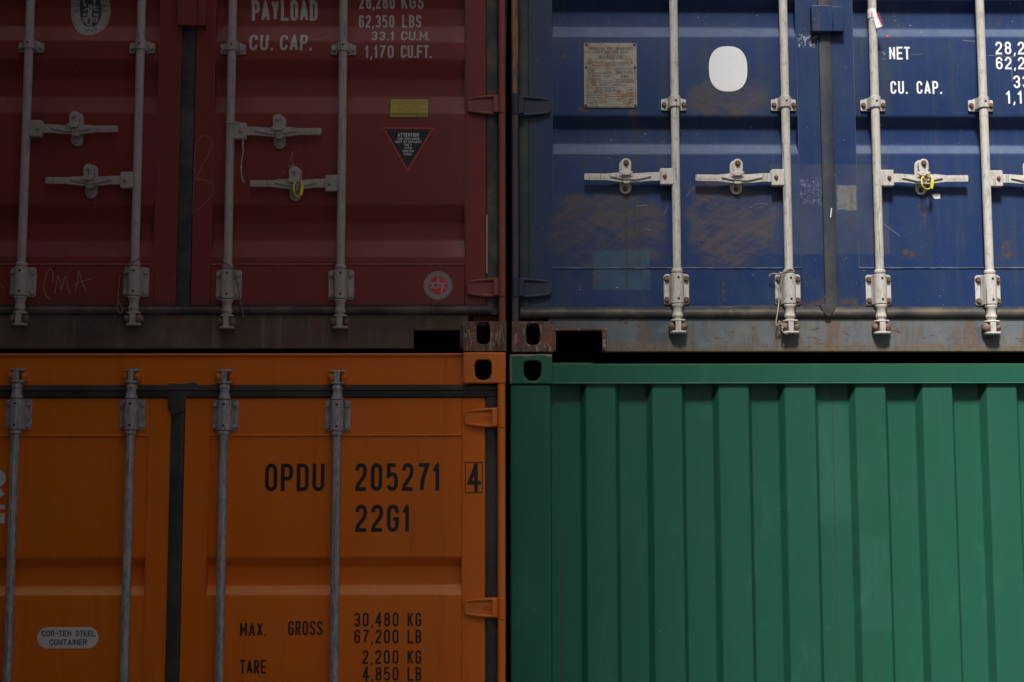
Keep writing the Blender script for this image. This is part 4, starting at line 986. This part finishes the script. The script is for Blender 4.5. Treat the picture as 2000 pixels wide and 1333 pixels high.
# mitred foot of the middle gasket
a = PX(1602, 605, .03); c = PX(1632, 605, .03); m_ = (a+c)/2
MB().prism([(a+.002, PZ(1615, 596, .03)), (c-.002, PZ(1615, 596, .03)), (c-.003, PZ(1615, 604, .03)), (m_+.008, gz0+.006), (m_-.008, gz0+.006), (a+.003, PZ(1615, 604, .03))], YS-.0205, YS+.004).build('gasket_corner', 'rub_blue', blue, bevel=.002)
b = MB()
def hline(b, pts, r, y): b.tube([(P(a, c, y)[0], y, P(a, c, y)[1]) for a, c in pts], r, 8)
hline(b, [(1300, 601), (1360, 600.5), (1400, 601), (1430, 600), (1438, 601)], .0022, YD-.004)
b.build('sealant_bead', 'rust_keeper', doorB, smooth=60)
b = MB(); hline(b, [(1432, 600), (1440, 599.5), (1500, 600), (1555, 602), (1570, 601)], .0045, YD-.005); hline(b, [(1548, 600), (1560, 604), (1575, 603), (1590, 607), (1610, 604)], .003, YD-.008); b.build('torn_gasket_lip', 'rub_blue', doorB, smooth=60)
n0, n1 = PX(1086, 665, YS), PX(1176, 665, YS); nz = PZ(1130, 647, YS)
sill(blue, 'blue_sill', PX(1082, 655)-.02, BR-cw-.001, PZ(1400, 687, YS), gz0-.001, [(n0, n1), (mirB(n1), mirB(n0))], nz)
t = MB(); 
t.box(n0-.012, n1+.016, YS-.011, YS-.0055, nz+.0005, nz+.011); t.box(n1+.0005, n1+.017, YS-.011, YS-.0055, PZ(1180, 686, YS), nz); t.box(n0-.012, n0-.0005, YS-.011, YS-.0055, PZ(1180, 686, YS), nz)
t.build('pocket_frame', 'rusty_cast', blue, bevel=.003)
MB().box(BL+cw, BR-cw, YS, .12, ztB-.118, ztB-.002).build('header', 'blue', blue, bevel=.004)
q0, q1 = BL+.001, PX(1013, 300)
post(blue, 'blue_post', q0, q1, czB+.001, ztB-.119, -1)
post(blue, 'blue_post', BR-.001-(q1-q0), BR-.001, czB+.001, ztB-.119, 1)
for k in range(4):
    za, zz = PZ(1040, 582, .02)+k*pitch, PZ(1040, 542, .02)+k*pitch
    if k == 1: za, zz = PZ(1040, 226, .02), PZ(1040, 185, .02)
    hinge(doorB, 'brown_hinge', q0, q1, PX(1075, 200, YD), za, zz)
    hinge(doorC, 'brown_hinge', BR-.001-(q1-q0), BR-.001, BL+BR-PX(1075, 200, YD), za, zz)
lockbox(doorC, 'blue', 1586, 1626, 1648, 11, 62)
for i, (xt, hb) in enumerate(((1315, (346, -1)), (1529, (348, -1)), (1703, (349, 1)), (1913, (350, 1)))):
    x = PX(xt, 0, YR); cl = [zrow(xt, 190+i*.6, 214+i*.6)]; cl.append((cl[0][0]+.85, cl[0][1]+.85))
    bz = zrow(xt, 535+i*.8, 595+i*.8, y=.035)
    locking_rod(blue, x, ztB-.19, bz[0]+.01, ('rod_blue', 'rust_bolt'), cl, [(bz[0], bz[1], -1), (ztB-.29, ztB-.18, 1)], (PZ(xt, hb[0], YR), hb[1], .355), None, i*5+2)
for (px, a, b_, d, s) in ((1222, 312, 379, doorB, -1), (1439, 313, 380, doorB, -1), (1801, 313, 381, doorC, 1), (2014, 314, 382, doorC, 1)):
    z0, z1 = zrow(px, a, b_, .045); retainer(d, 'rod_blue', 'rust_bolt', PX(px, (a+b_)/2, .03), z0, z1, s)
word('lettering', 'let_white', doorC, 'NET', 1736.5, 1777, 92, 117, .14, .27, surfC)
word('lettering', 'let_white', doorC, 'CU.', 1739, 1772, 159, 184, .14, .34, surfC); word('lettering', 'let_white', doorC, 'CAP.', 1790, 1839, 159, 184, .14, .34, surfC)
word('lettering', 'let_white', doorC, '28,250', 1944, 2036, 82, 107, .14, .36, surfC); word('lettering', 'let_white', doorC, 'KGS', 2054, 2104, 82, 107, .14, .36, surfC)
word('lettering', 'let_white', doorC, '62,280', 1945, 2036, 112, 136, .14, .36, surfC); word('lettering', 'let_white', doorC, 'LBS', 2054, 2104, 112, 136, .14, .36, surfC)
word('lettering', 'let_white', doorC, '33.2', 1979, 2036, 148, 173, .14, .36, surfC); word('lettering', 'let_white', doorC, 'CU.M.', 2054, 2124, 148, 173, .14, .36, surfC)
word('lettering', 'let_white', doorC, '1,172', 1965, 2036, 178, 203, .14, .36, surfC); word('lettering', 'let_white', doorC, 'CU.FT.', 2054, 2134, 178, 203, .14, .36, surfC)
cx, cz = P(1422, 135, YP); b = MB(); fan(b, superell(cx, cz, 39*K, 47*K, 2.5), surfB, .0012, 12); b.build('white_oval_sticker', 'st_white', doorB, smooth=0)
# data plate
x0, z0 = P(1141, 211, YP); x1, z1 = P(1243, 85, YP)
dp = MB().prism(rrect((x0+x1)/2, (z0+z1)/2, x1-x0, z1-z0, .003), YP-.004, YP).build('data_plate', 'plate', doorB, bevel=.0008, smooth=0)
b = MB(); sfP = lambda x, z: YP-.004
def pt(s_, a, c, t_, bt, wt=.15): ptext(b, s_, a, c, t_, bt, wt, .34, sfP, off=.0006)
def pl(a, t_, c, bt): 
    q = [P(*k, YP) for k in ((a, t_), (c, t_), (c, bt), (a, bt), (a, t_))]; ribbon(b, q, .0009, sfP, .0006, .05)
pt('APPROVED FOR TRANSPORT', 1150, 1235, 93, 98.5); pt('UNDER CUSTOMS SEAL', 1157, 1227, 99.8, 105)
pl(1165, 108.5, 1221, 116); pt('GB/C 6024 BV/1999', 1169, 1216, 110, 114.5); pl(1157, 122, 1178, 129); pt('TYPE', 1147, 1155, 123.5, 127.5); pt('MANUFACTURERS NO OF', 1181, 1236, 122.5, 125.5); pt('THE CONTAINER 1CC', 1181, 1232, 127, 130)
pl(1145, 134, 1197, 159); pl(1200, 134, 1240, 160); pl(1145, 162, 1241, 209)
for k, s_ in enumerate(('OWNER', 'FORTUNE BATON TRANSPORT LTD', 'FLAT A 18F TOWER 1', 'HONG KONG')): pt(s_, 1147, 1147+min(48, 3*len(s_)), 137+k*5.4, 140.4+k*5.4)
pl(1203, 136, 1238, 145); pt('MADE IN CHINA', 1205, 1236, 139, 143); pt('CIMC', 1213, 1228, 147.5, 153, .24); pt('NEW CONTAINERS', 1203, 1236, 155, 158.4)
pt('CSC SAFETY APPROVAL', 1157, 1224, 164.5, 169); pl(1162, 171.5, 1207, 178); pt('D RI 1315 BV', 1165, 1204, 173, 176.8); pl(1221, 172, 1238, 206)
for k in range(5): pt(('ACEP', 'PS', '2019', 'TSR', 'CBX')[k], 1224, 1236, 174.5+k*6.3, 178+k*6.3)
for k in range(5): pt(('DATE MANUFACTURED', 'IDENTIFICATION NO', 'MAXIMUM GROSS', 'ALLOWABLE STACK', 'RACKING TEST LOAD')[k], 1146, 1178, 180+k*5, 183.2+k*5); pl(1182, 179.5+k*5, 1218, 184.5+k*5)
b.build('plate_print', 'plate_print', dp, smooth=0)
for (a, c) in ((1145, 88), (1239, 88), (1145, 132), (1240, 133), (1144, 207), (1241, 207)): x, z = P(a, c, YP); MB().disc(x, z, .006, YP-.007, YP-.003, 12, .004).build('rivet', 'blue', dp, smooth=40)
# scratches and paint marks
b = MB()
def bs(pts, t, s_=surfB): chalk(b, pts, t, s_, YP)
bs([(1243, 404), (1252, 402), (1264, 401)], .002); bs([(1258, 448), (1265, 448.5), (1272, 449)], .0016); bs([(1303, 404), (1300, 412), (1297, 420)], .0012); bs([(1180, 299), (1184, 301)], .002); bs([(1186, 308), (1193, 310)], .0022)
bs([(1464, 407), (1478, 399), (1492, 398), (1502, 401)], .001); bs([(1340, 385), (1352, 370), (1362, 362)], .001); bs([(1192, 631), (1191, 638)], .002); bs([(1206, 631), (1206, 638)], .002)
b.build('scratches', 'scratch', doorB, smooth=0)
b = MB()
chalk(b, [(1716, 103), (1726, 102), (1736, 103)], .001, surfC, YP); chalk(b, [(1723, 104), (1729, 106), (1726, 108)], .003, surfC, YP); chalk(b, [(1722, 116), (1730, 116)], .002, surfC, YP)
chalk(b, [(1778, 107), (1788, 108), (1800, 106)], .0012, surfC, YP); chalk(b, [(1880, 79), (1895, 81), (1905, 81)], .002, surfC, YP); chalk(b, [(1930, 109), (1955, 110), (1982, 112)], .0014, surfC, YP); chalk(b, [(1974, 118), (1976, 140), (1977, 160)], .0018, surfC, YP)
chalk(b, [(1724, 436), (1738, 447), (1750, 456), (1758, 462)], .0016, surfC, YP); chalk(b, [(1740, 648), (1741, 655)], .002, surfC, YP)
b.build('scratches', 'scratch', doorC, smooth=0)
b = MB(); s44 = lambda x, z: .044
chalk(b, [(1624, 407), (1623, 416), (1622, 425)], .004, s44, .044); b.build('white_scratch', 'st_white', doorC, smooth=0)
x, z = P(1828, 384, YP); b = MB(); fan(b, [(x-.018, z+.004), (x-.006, z+.011), (x+.017, z+.009), (x+.015, z-.009), (x-.006, z-.010)], surfC, .0015, 3); b.build('torn_paper_scrap', 'st_white', doorC, smooth=0)
x, z = P(1733, 71, YP); b = MB(); fan(b, circ(x, z, .006, 10), surfC, .0015, 2); b.build('red_paint_spot', 'st_red', doorC, smooth=0)

# ================================================================== ORANGE CONTAINER (lower left)
OR_ = PX(988, 900, 0); OL = OR_-2.438; zO = PZ(944, 688, 0); zOb = zO-2.591
org = thing('shipping_container', ((OL+OR_)/2, 0, zOb), 'orange shipping container with black code lettering and galvanised rods, under the red one', 'shipping container', G1)
body(org, 'orange', OL, OR_, zOb, zO)
hx, hz = P(943.5, 723)
co0 = PX(904, 720); cob = PZ(944, 749)
for sx in (0, 1):
    x0, x1 = (OL, OL+OR_-co0) if sx == 0 else (co0, OR_)
    h_ = hx if sx else OL+OR_-hx
    casting(org, 'orange_cast', x0, x1, cob, zO, h_, hz, 16.5*K, 20*K, 2.4, 4.5)
    casting(org, 'orange_cast', x0, x1, zOb, zOb+.118, h_, zOb+.06, 14*K, 22*K, 3)
hz0, hz1 = PZ(500, 753, YS), PZ(500, 691, YS)
b = MB(); b.box(OL+OR_-co0+.001, co0+.02, YS, YS+.012, hz0, hz1); b.box(OL+OR_-co0+.001, co0-.001, YS-.009, YS+.012, hz1-.010, hz1+.0)
b.box(OL+OR_-co0+.001, co0-.001, YS+.0125, .16, hz1-.012, hz1-.002)
b.build('header', 'orange', org, bevel=.003)
gO0, gO1 = PZ(500, 778, YD), PZ(500, 752.5, YS)
dO1 = gO0; dO0 = zOb+.15
ox1 = PX(948, 900, YD); ox0 = PX(360.5, 830, YD); op0, op1 = PX(402, 1130, YD), PX(902, 1100, YD)
RECO = rec_px([(1089, 1106, 1143, 1162), (1430, 1447, 1484, 1503), (1720, 1737, 1774, 1793)], 700)
opz1, opz0 = PZ(600, 851, YD), dO0+.1
surfO = profile_surf(RECO, .036, op0, op1, opz0, opz1)
doorO = door(org, 'orange', ox0, ox1, dO0, dO1, op0, op1, opz0, opz1, RECO, .036, label='right orange door carrying the black code lettering')
ol1 = PX(334, 900, YD); xcO = (ol1+ox0)/2; mirO = lambda x: 2*xcO-x
olp1 = PX(284, 1100, YD)
doorP = door(org, 'orange', mirO(ox1), ol1, dO0, dO1, mirO(op1), olp1, opz0, opz1, RECO, .036)
surfOL = profile_surf(RECO, .036, mirO(op1), olp1, opz0, opz1)
# gaskets
prof = [(YD+.05, gO0), (YD+.001, gO0), (YS-.004, gO0+.006), (YS-.006, gO0+.026), (YS-.012, gO0+.030), (YS-.010, gO1-.003), (YS-.002, gO1), (YD+.05, gO1)]
MB().prism_x(prof, OL+.04, PX(971, 765, .03)).build('top_gasket', 'rub_orange', org, bevel=.001, smooth=30)
b = MB(); gasket_v(b, ox1+.001, PX(971, 900, .046), dO0, gO1-.002, .044); b.build('door_gasket', 'rub_orange', doorO, smooth=40)
b = MB(); gasket_v(b, mirO(PX(971, 900, .046)), mirO(ox1)-.001, dO0, gO1-.002, .044); b.build('door_gasket', 'rub_orange', doorP, smooth=40)
b = MB(); b.prism_z([(ol1-.003, .08), (ol1-.003, .050), (ol1, .045), (ol1+.02, .043), (ox0-.006, .044), (ox0-.001, .049), (ox0-.001, .08)], dO0, gO1-.003)
p_ = lambda a, c: P(a, c, .035)
b.prism([p_(329, 749), p_(352, 750.5), p_(380, 747), p_(384, 749), p_(388, 753.5), p_(398, 755), p_(372, 770), p_(361, 779), p_(359, 803), p_(336, 811), p_(334, 806), p_(328, 798)], .036, .046)
b.build('door_gasket', 'rub_orange', doorO, bevel=.0015, smooth=40)
# posts, hinges
px0, px1 = PX(971.5, 900), OR_-.001
post(org, 'orange_cast', px0, px1, zOb+.12, cob-.001, 1); post(org, 'orange_cast', OL+.001, OL+.001+(px1-px0), zOb+.12, cob-.001, -1)
for k in range(4):
    za, zz = PZ(940, 836, .02), PZ(940, 796, .02)
    if k == 1: za, zz = PZ(940, 1209, .02), PZ(940, 1168, .02)
    if k > 1: za -= k*.70; zz -= k*.70
    hn = hinge(doorO, 'orange_cast', px0, px1, PX(907, 820, YD), za, zz)
    hinge(doorP, 'orange_cast', OL+.001, OL+.001+(px1-px0), OL+OR_-PX(907, 820, YD), za, zz)
    if k < 2:
        m_ = (za+zz)/2; r_ = MB()
        for dz in (-.004, .005): r_.tube([(PX(944, 900, .035), YD-.0145, m_+dz), (PX(970, 900, .035), YD-.0145, m_+dz)], .002, 6)
        ring(r_, PX(931, 900, .035), m_, .005, .0075, .0008, lambda x, z: YD-.014, 20)
        r_.build('hinge_marks', 'orange_cast', doorO, smooth=60)
MB().box(OL+cw, OR_-cw, YS, YS+.012, zOb+.01, zOb+.148).build('sill', 'orange', org)
for i, (xt, a) in enumerate(((30, 779), (254.5, 780), (437, 781), (657.5, 782))):
    x = PX(xt, 860, YR); bz = zrow(xt, a, a+61, y=.035)
    locking_rod(org, x, bz[1]-.01, zOb+.19, ('galv', 'galv'), [(zOb+.9, zOb+.945)], [(bz[0], bz[1], 1), (zOb+.2, zOb+.32, -1)], (zOb+1.0, 1 if i % 2 == 0 else -1, .352), None, i*7+3, keeper='orange_cast')
word('code_lettering', 'let_black', doorO, 'OPDU', 518, 634, 906, 960, .135, .30, surfO, step_=.01); word('code_lettering', 'let_black', doorO, '205271', 694, 859, 905, 959, .135, .36, surfO); word('code_lettering', 'let_black', doorO, '22G1', 694, 800, 986, 1039, .135, .34, surfO)
word('code_lettering', 'let_black', doorO, '4', 913, 938, 907, 959, .135, .3, lambda x, z: YD)
word('code_lettering', 'let_black', doorO, 'MAX.', 469, 520, 1216, 1243, .13, .3, surfO); word('code_lettering', 'let_black', doorO, 'GROSS', 563, 630, 1213, 1241, .13, .28, surfO); word('code_lettering', 'let_black', doorO, 'TARE', 469, 520, 1289, 1316, .13, .28, surfO)
for s_, u_, a, c, x in (('30,480', 'KG', 1197, 1224, 692), ('67,200', 'LB', 1230, 1257, 692), ('2,200', 'KG', 1270, 1297, 708), ('4,850', 'LB', 1303, 1330, 708)):
    word('code_lettering', 'let_black', doorO, s_, x, 778.5, a, c, .135, .42, surfO); word('code_lettering', 'let_black', doorO, u_, 796, 823, a, c, .135, .34, surfO)
b = MB(); q = [P(*k, YD) for k in ((909, 903.5), (942, 903.5), (942, 962.5), (909, 962.5), (909, 903.5))]; ribbon(b, q, .0028, lambda x, z: YD, .0012)
M['box_red'] = flat('dark_red_line', (.06, .006, .01), .5); b.build('check_digit_box', 'box_red', doorO, smooth=0)
b = MB()
chalk(b, [(552, 884), (556, 886), (562, 888), (570, 894)], .003, surfO, YP); chalk(b, [(554, 885), (555, 892)], .002, surfO, YP); chalk(b, [(551, 976), (555, 980), (566, 984)], .0024, surfO, YP); chalk(b, [(563, 945), (570, 947)], .003, surfO, YP)
b.build('scuff_marks', 'scr_or', doorO, smooth=0)
b = MB(); x0, z0 = P(72, 1267, YP); x1, z1 = P(193, 1225, YP)
fan(b, stadium((x0+x1)/2, (z0+z1)/2, x1-x0, z1-z0, 16), surfOL, .0010, 4); b.build('pill_shaped_sticker', 'st_grey', doorP, smooth=0)
b = MB(); ptext(b, 'COR-TEN', 82, 139.5, 1232, 1243, .15, .2, surfOL, off=.0016); ptext(b, 'STEEL', 148, 187, 1232, 1243, .15, .2, surfOL, off=.0016); ptext(b, 'CONTAINER', 97, 170, 1249, 1260, .15, .2, surfOL, off=.0016)
b.build('sticker_print', 'let_black2', doorP, smooth=0)
# end of a large white word at the left edge, and its second line
b = MB(); x0, z0 = P(-34, 975, YP); x1, z1 = P(12, 917, YP)
for p in glyph('R', x1-x0-.022, z1-z0-.022): ribbon(b, [(x0+.011+a, z0+.011+c) for a, c in p], .024, surfOL, .0012)
x0, z0 = P(-60, 995, YP); x1, z1 = P(10, 987, YP); grid(b, x0, x1, z0, z1, surfOL, .0012)
x0, z0 = P(-60, 1023, YP); x1, z1 = P(10, 1003, YP); grid(b, x0, x1, z0, z1, surfOL, .0012)
b.build('white_lettering', 'st_grey', doorP, smooth=0)

# ================================================================== GREEN CONTAINER (lower right)
GL = PX(995.5, 900, 0); GR = GL+2.438; zG = PZ(1040, 692, 0); zGb = zG-2.591+.006
grn = thing('shipping_container', ((GL+GR)/2, 0, GROUND), 'green shipping container showing its ribbed end wall, under the blue one', 'shipping container', G1)
zGb = GROUND
body(grn, 'green', GL, GR, zGb, zG)
hx, hz = P(1040, 725); cg1 = PX(1079, 720); cgb = PZ(1040, 750.5)
for sx in (0, 1):
    x0, x1 = (GL, cg1) if sx == 0 else (GL+GR-cg1, GR)
    h_ = hx if sx == 0 else GL+GR-hx
    casting(grn, 'green_cast', x0, x1, cgb, zG, h_, hz, 17*K, 20*K, 2.0, 4.5)
    casting(grn, 'green_cast', x0, x1, zGb, zGb+.118, h_, zGb+.06, 14*K, 22*K, 3)
b = MB(); pw = PX(1076, 900, .01)-PX(997, 900, .01)
for xa in (PX(997, 900, .01), GR-.003-pw): MB().box(xa, xa+pw, .008, .15, zGb+.119, cgb-.0015).build('corner_post', 'green', grn, bevel=.008, seg=4)
rz0, rz1 = PZ(1500, 750, .012), PZ(1500, 711, .012)
b = MB(); b.box(cg1-.01, GL+GR-cg1+.01, .012, .072, rz0, rz1)
b.box(cg1-.008, GL+GR-cg1+.008, .0085, .0118, rz0+.0005, rz0+.0045); b.build('top_rail', 'green', grn, bevel=.005, seg=3)
MB().box(cg1+.001, PX(1158, 700, .03), .030, .10, rz1+.0005, rz1+.006).build('rail_strip', 'green', grn, bevel=.001)
MB().box(cg1-.01, GL+GR-cg1+.01, .012, .072, zGb+.01, zGb+.15).build('bottom_rail', 'green', grn, bevel=.004)
# corrugated end wall
YW = .021; DW = .040
ridges = [(1144, 1202), (1274, 1331.5), (1404, 1462), (1533, 1592), (1671, 1729.5), (1802, 1860), (1928, 1986)]
xs = [(PX(a, 775, YW), PX(c, 775, YW)) for a, c in ridges]
while xs[-1][1]+.25 < GR-.1: xs.append((xs[-1][0]+.2515, xs[-1][1]+.2515))
pts = [(GL+.08, YW+DW)]
def rnd_pts(seq, r=.006):
    o = [seq[0]]
    for i in range(1, len(seq)-1):
        A, B, C = Vector(seq[i-1]), Vector(seq[i]), Vector(seq[i+1])
        p = B+(A-B).normalized()*min(r, (A-B).length*.45); q = B+(C-B).normalized()*min(r, (C-B).length*.45)
        for k in range(5):
            t_ = k/4; o.append(tuple((1-t_)**2*p+2*t_*(1-t_)*B+t_*t_*q))
    o.append(seq[-1]); return o
for a, c in xs: pts += [(a-.018, YW+DW), (a, YW), (c, YW), (c+.018, YW+DW)]
pts.append((GR-.08, YW+DW)); pts = rnd_pts(pts)
n = len(pts); zw0, zw1 = zGb+.14, rz0+.004; nzz = 40
b = MB(); vs = []
for j in range(nzz+1):
    z = zw0+(zw1-zw0)*j/nzz
    for x, y in pts: vs.append((x, y, z))
b.add(vs, [(j*n+i, j*n+i+1, (j+1)*n+i+1, (j+1)*n+i) for j in range(nzz) for i in range(n-1)])
b.build('ribbed_end_wall', 'green', grn, smooth=50)
# closing caps on the ridges' tops, sheet seam, post weld
b = MB()
for a, c in xs: b.prism_z([(a-.016, YW+DW), (a+.002, YW+.001), (c-.002, YW+.001), (c+.016, YW+DW)], rz0-.012, rz0-.0015)
b.build('rib_ends', 'green', grn, bevel=.003, seg=2)
b = MB()
for px in (1628, 1092.5):
    x = PX(px, 900, YW+DW); b.box(x, x+.0016 if px > 1500 else x+.0022, YW+DW-.0022, YW+DW-.0002, zw0, rz0-.001)
b.build('sheet_seam', 'st_dark', grn)

# ================================================================== small loose things
def smoothpts(pts, sub=6):
    q = [Vector(p) for p in pts]; o = []
    for i in range(len(q)-1):
        p0 = q[max(i-1, 0)]; p1 = q[i]; p2 = q[i+1]; p3 = q[min(i+2, len(q)-1)]
        for k in range(sub):
            u = k/sub; o.append(.5*((2*p1)+(-p0+p2)*u+(2*p0-5*p1+4*p2-p3)*u*u+(-p0+3*p1-3*p2+p3)*u**3))
    o.append(q[-1]); return o
def cord(name, mat, pts, r, label, cat, group=None, knots=()):
    b = MB(); w_ = [(P(a, c, y)[0], y, P(a, c, y)[1]) for a, c, y in pts]
    b.tube(smoothpts(w_), r, 8)
    for k in knots: x, z = P(k[0], k[1], k[2]); b.blob((x, k[2], z), (r*1.9, r*1.8, r*2.2), 10, 3, .15)
    return tagp(b.build(name, mat, None, smooth=60), label, cat, group)
GS = 'yellow plastic seals looped through the door handles'
def seal(cx, cy, w_, h_, label):
    pts = []
    for i in range(15):
        a = R(100-i*23); pts.append((cx+w_*cos(a)*(1+.05*sin(i*2)), cy-h_*sin(a), YR-.022+.006*sin(i)))
    pts += [(cx-w_*.55, cy-h_*.4, YR-.018)]
    o = MB(); wp = [(P(a, c, y)[0], y, P(a, c, y)[1]) for a, c, y in pts]; o.tube(smoothpts(wp), .0026, 8)
    root = thing('plastic_seal', wp[7], label, 'seal', GS)
    o.build('seal_loop', 'seal', root, smooth=60)
    x, z = P(cx+w_*.75, cy+h_*.35, YR-.024); b = MB()
    b.prism([(x-.007, z-.018), (x+.004, z-.020), (x+.010, z+.014), (x-.001, z+.017)], YR-.030, YR-.019); b.build('seal_lock', 'seal', root, bevel=.002)
seal(582, 367, 8.5, 17, 'yellow plastic seal looped through a handle on the dark red container')
seal(1811, 355, 11, 15, 'yellow plastic seal looped through a handle on the blue container')
GC = 'old cords tied round the locking rods'
cord('cord', 'string', [(441, 238, .002), (450, 240, -.001), (462, 239, .002), (466, 242, .012)], .0024, 'pale loop of cord wrapped round the taupe rod above the upper handle hub', 'cord', GC)
cord('cord', 'string', [(475, 273, .004), (474, 285, .004), (475, 295, .004), (472, 315, .006), (471, 330, .004), (472, 345, .006), (475, 357, .004)], .0026, 'short knotted white cord hanging below the handle hub on the dark red container', 'cord', GC, ((474, 282, .004), (471, 329, .004), (476, 355, .004)))
cord('cord', 'string_d', [(274, 503, .0), (266, 509, -.002), (254, 514, -.002), (246, 521, -.003), (243, 529, 0.002), (235, 536, .03), (232, 560, .035), (231, 580, .03), (229, 600, .025), (231, 609, .022), (236, 612, .022), (239, 606, .022), (235, 596, .022), (231, 588, .022)], .0024, 'brown looped cord hanging from the second rod of the dark red container', 'cord', GC, ((243, 528, 0.0), (231, 578, .03)))
cord('cord', 'string_d', [(435, 507, .003), (440, 514, -.003), (450, 519, -.003), (456, 526, -.003), (459, 540, -.004), (463, 553, .004), (466, 566, .01), (468, 582, .02), (472, 600, .02), (476, 622, .018)], .0024, 'brown knotted cord crossing the third bearing bracket of the dark red container', 'cord', GC, ((459, 542, -.004), (465, 556, .004)))
cord('cord', 'string', [(1502, 540, .03), (1510, 535, .02), (1524, 536, .0), (1535, 528, -.003), (1546, 526, -.002), (1550, 531, .012)], .0026, 'frayed pale cord knotted round the top collar of the second beige rod', 'cord', GC, ((1524, 534, -.0),))
cord('cord', 'string', [(1525, 537, .0), (1522, 560, .03), (1521, 590, .03), (1519, 610, .012), (1516, 628, .010), (1517, 636, .008), (1524, 632, .006), (1528, 636, .004), (1527, 645, .004), (1532, 651, .004), (1538, 654, .006)], .0026, 'pale cord dangling to the cam below the second beige rod', 'cord', GC, ((1522, 630, .006), (1528, 641, .004), (1535, 651, .004)))
# paper tag taped to the third beige rod
tg = thing('paper_tag', (PX(1703, 40, YR), YR, PZ(1703, 56, YR)), 'torn white paper tag with red print taped to the third beige rod', 'tag')
b = MB(); xa = PX(1703, 25, YR)
za, zz = PZ(1703, 34, .005), PZ(1703, 16, .005); vs = []; nn = 14
for i in range(nn+1):
    a = pi*1.08*i/nn-.12; r_ = ROD+.001; vs += [(xa-r_*cos(a), YR-r_*sin(a), za), (xa-r_*cos(a), YR-r_*sin(a), zz)]
b.add(vs, [(2*i, 2*i+2, 2*i+3, 2*i+1) for i in range(nn)]); b.build('paper_wrap', 'st_white', tg, smooth=60)
b = MB(); q = [P(1703, 20, .0), P(1709, 17, .0), P(1723, 53, .0), P(1711, 56, .0)]
b.add([(q[0][0], .004, q[0][1]), (q[1][0], .003, q[1][1]), (q[2][0], -.004, q[2][1]), (q[3][0], -.002, q[3][1])], [(3, 2, 1, 0)])
b.add([(v[0], v[1]+.0006, v[2]) for v in b.v[:4]], [(0, 1, 2, 3)]); b.build('paper_flap', 'st_white', tg, smooth=0)
b = MB(); tilt = math.atan2(q[2][1]-q[1][1], q[2][0]-q[1][0])
for i, ch in enumerate('SECURED'):
    px_, py_ = 1711+i*1.5, 27+i*3.6; x, z = P(px_, py_, .0); u_ = Vector((cos(tilt), sin(tilt))); v_ = Vector((-sin(tilt), cos(tilt)))
    for p in glyph(ch, .0045, .009): ribbon(b, [(x+u_.x*c[0]+v_.x*c[1], z+u_.y*c[0]+v_.y*c[1]) for c in p], .0014, lambda x, z: -.0055, .0, .01)
for i, ch in enumerate('SE'):
    x, z = P(1695+i*6.5, 33-i*2, .005)
    for p in glyph(ch, .006, .011): ribbon(b, [(x+c[0], z+c[1]) for c in p], .0016, lambda x, z: .0025, .0, .01)
b.build('tag_print', 'st_red', tg, smooth=0)

# ================================================================== unseen container stacks added behind the camera to shade the left half
EDGE = PX(1150, 600, 0)-5.3*tan(R(13))
ORD = ('lowest', 'second', 'third', 'fourth', 'fifth', 'sixth')
for kk in range(12):
    k = kk % 6; z0 = GROUND+k*2.595; y1 = -5.3; y0 = y1-2.438; x1 = EDGE-(kk//6)*6.14; x0 = x1-6.058
    t = thing('shipping_container', ((x0+x1)/2, (y0+y1)/2, z0), f'grey ribbed container, {ORD[k]} from the ground in the {"right-hand" if kk < 6 else "left-hand"} unseen stack added for shade', 'shipping container', 'unseen containers added for shade')
    b = MB(); pts = [(x0+.1, y1)]; x = x0+.12
    while x+.28 < x1-.1: pts += [(x, y1), (x+.07, y1), (x+.138, y1-.036), (x+.208, y1-.036)]; x += .278
    pts += [(x1-.1, y1), (x1-.05, y0), (x0+.05, y0)]
    b.prism_z(pts, z0+.15, z0+2.53); b.build('ribbed_walls', 'grey', t, smooth=20)
    for zz_ in (z0+.012, z0+2.52): MB().box(x0+.1, x1-.1, y0+.01, y1+.004, zz_, zz_+.06).build('rail', 'grey', t, bevel=.004)
    for xx in (x0, x1-.12):
        MB().box(xx, xx+.12, y1-.12, y1+.006, z0+.119, z0+2.472).build('corner_post', 'grey', t, bevel=.006); MB().box(xx, xx+.12, y0, y0+.12, z0+.119, z0+2.472).build('corner_post', 'grey', t, bevel=.006)
    for xx in (x0, x1-.178):
        for yy in (y0, y1-.154):
            for zz_ in (z0, z0+2.473): MB().box(xx, xx+.178, yy, yy+.162, zz_, zz_+.118).build('corner_casting', 'grey', t, bevel=.005)
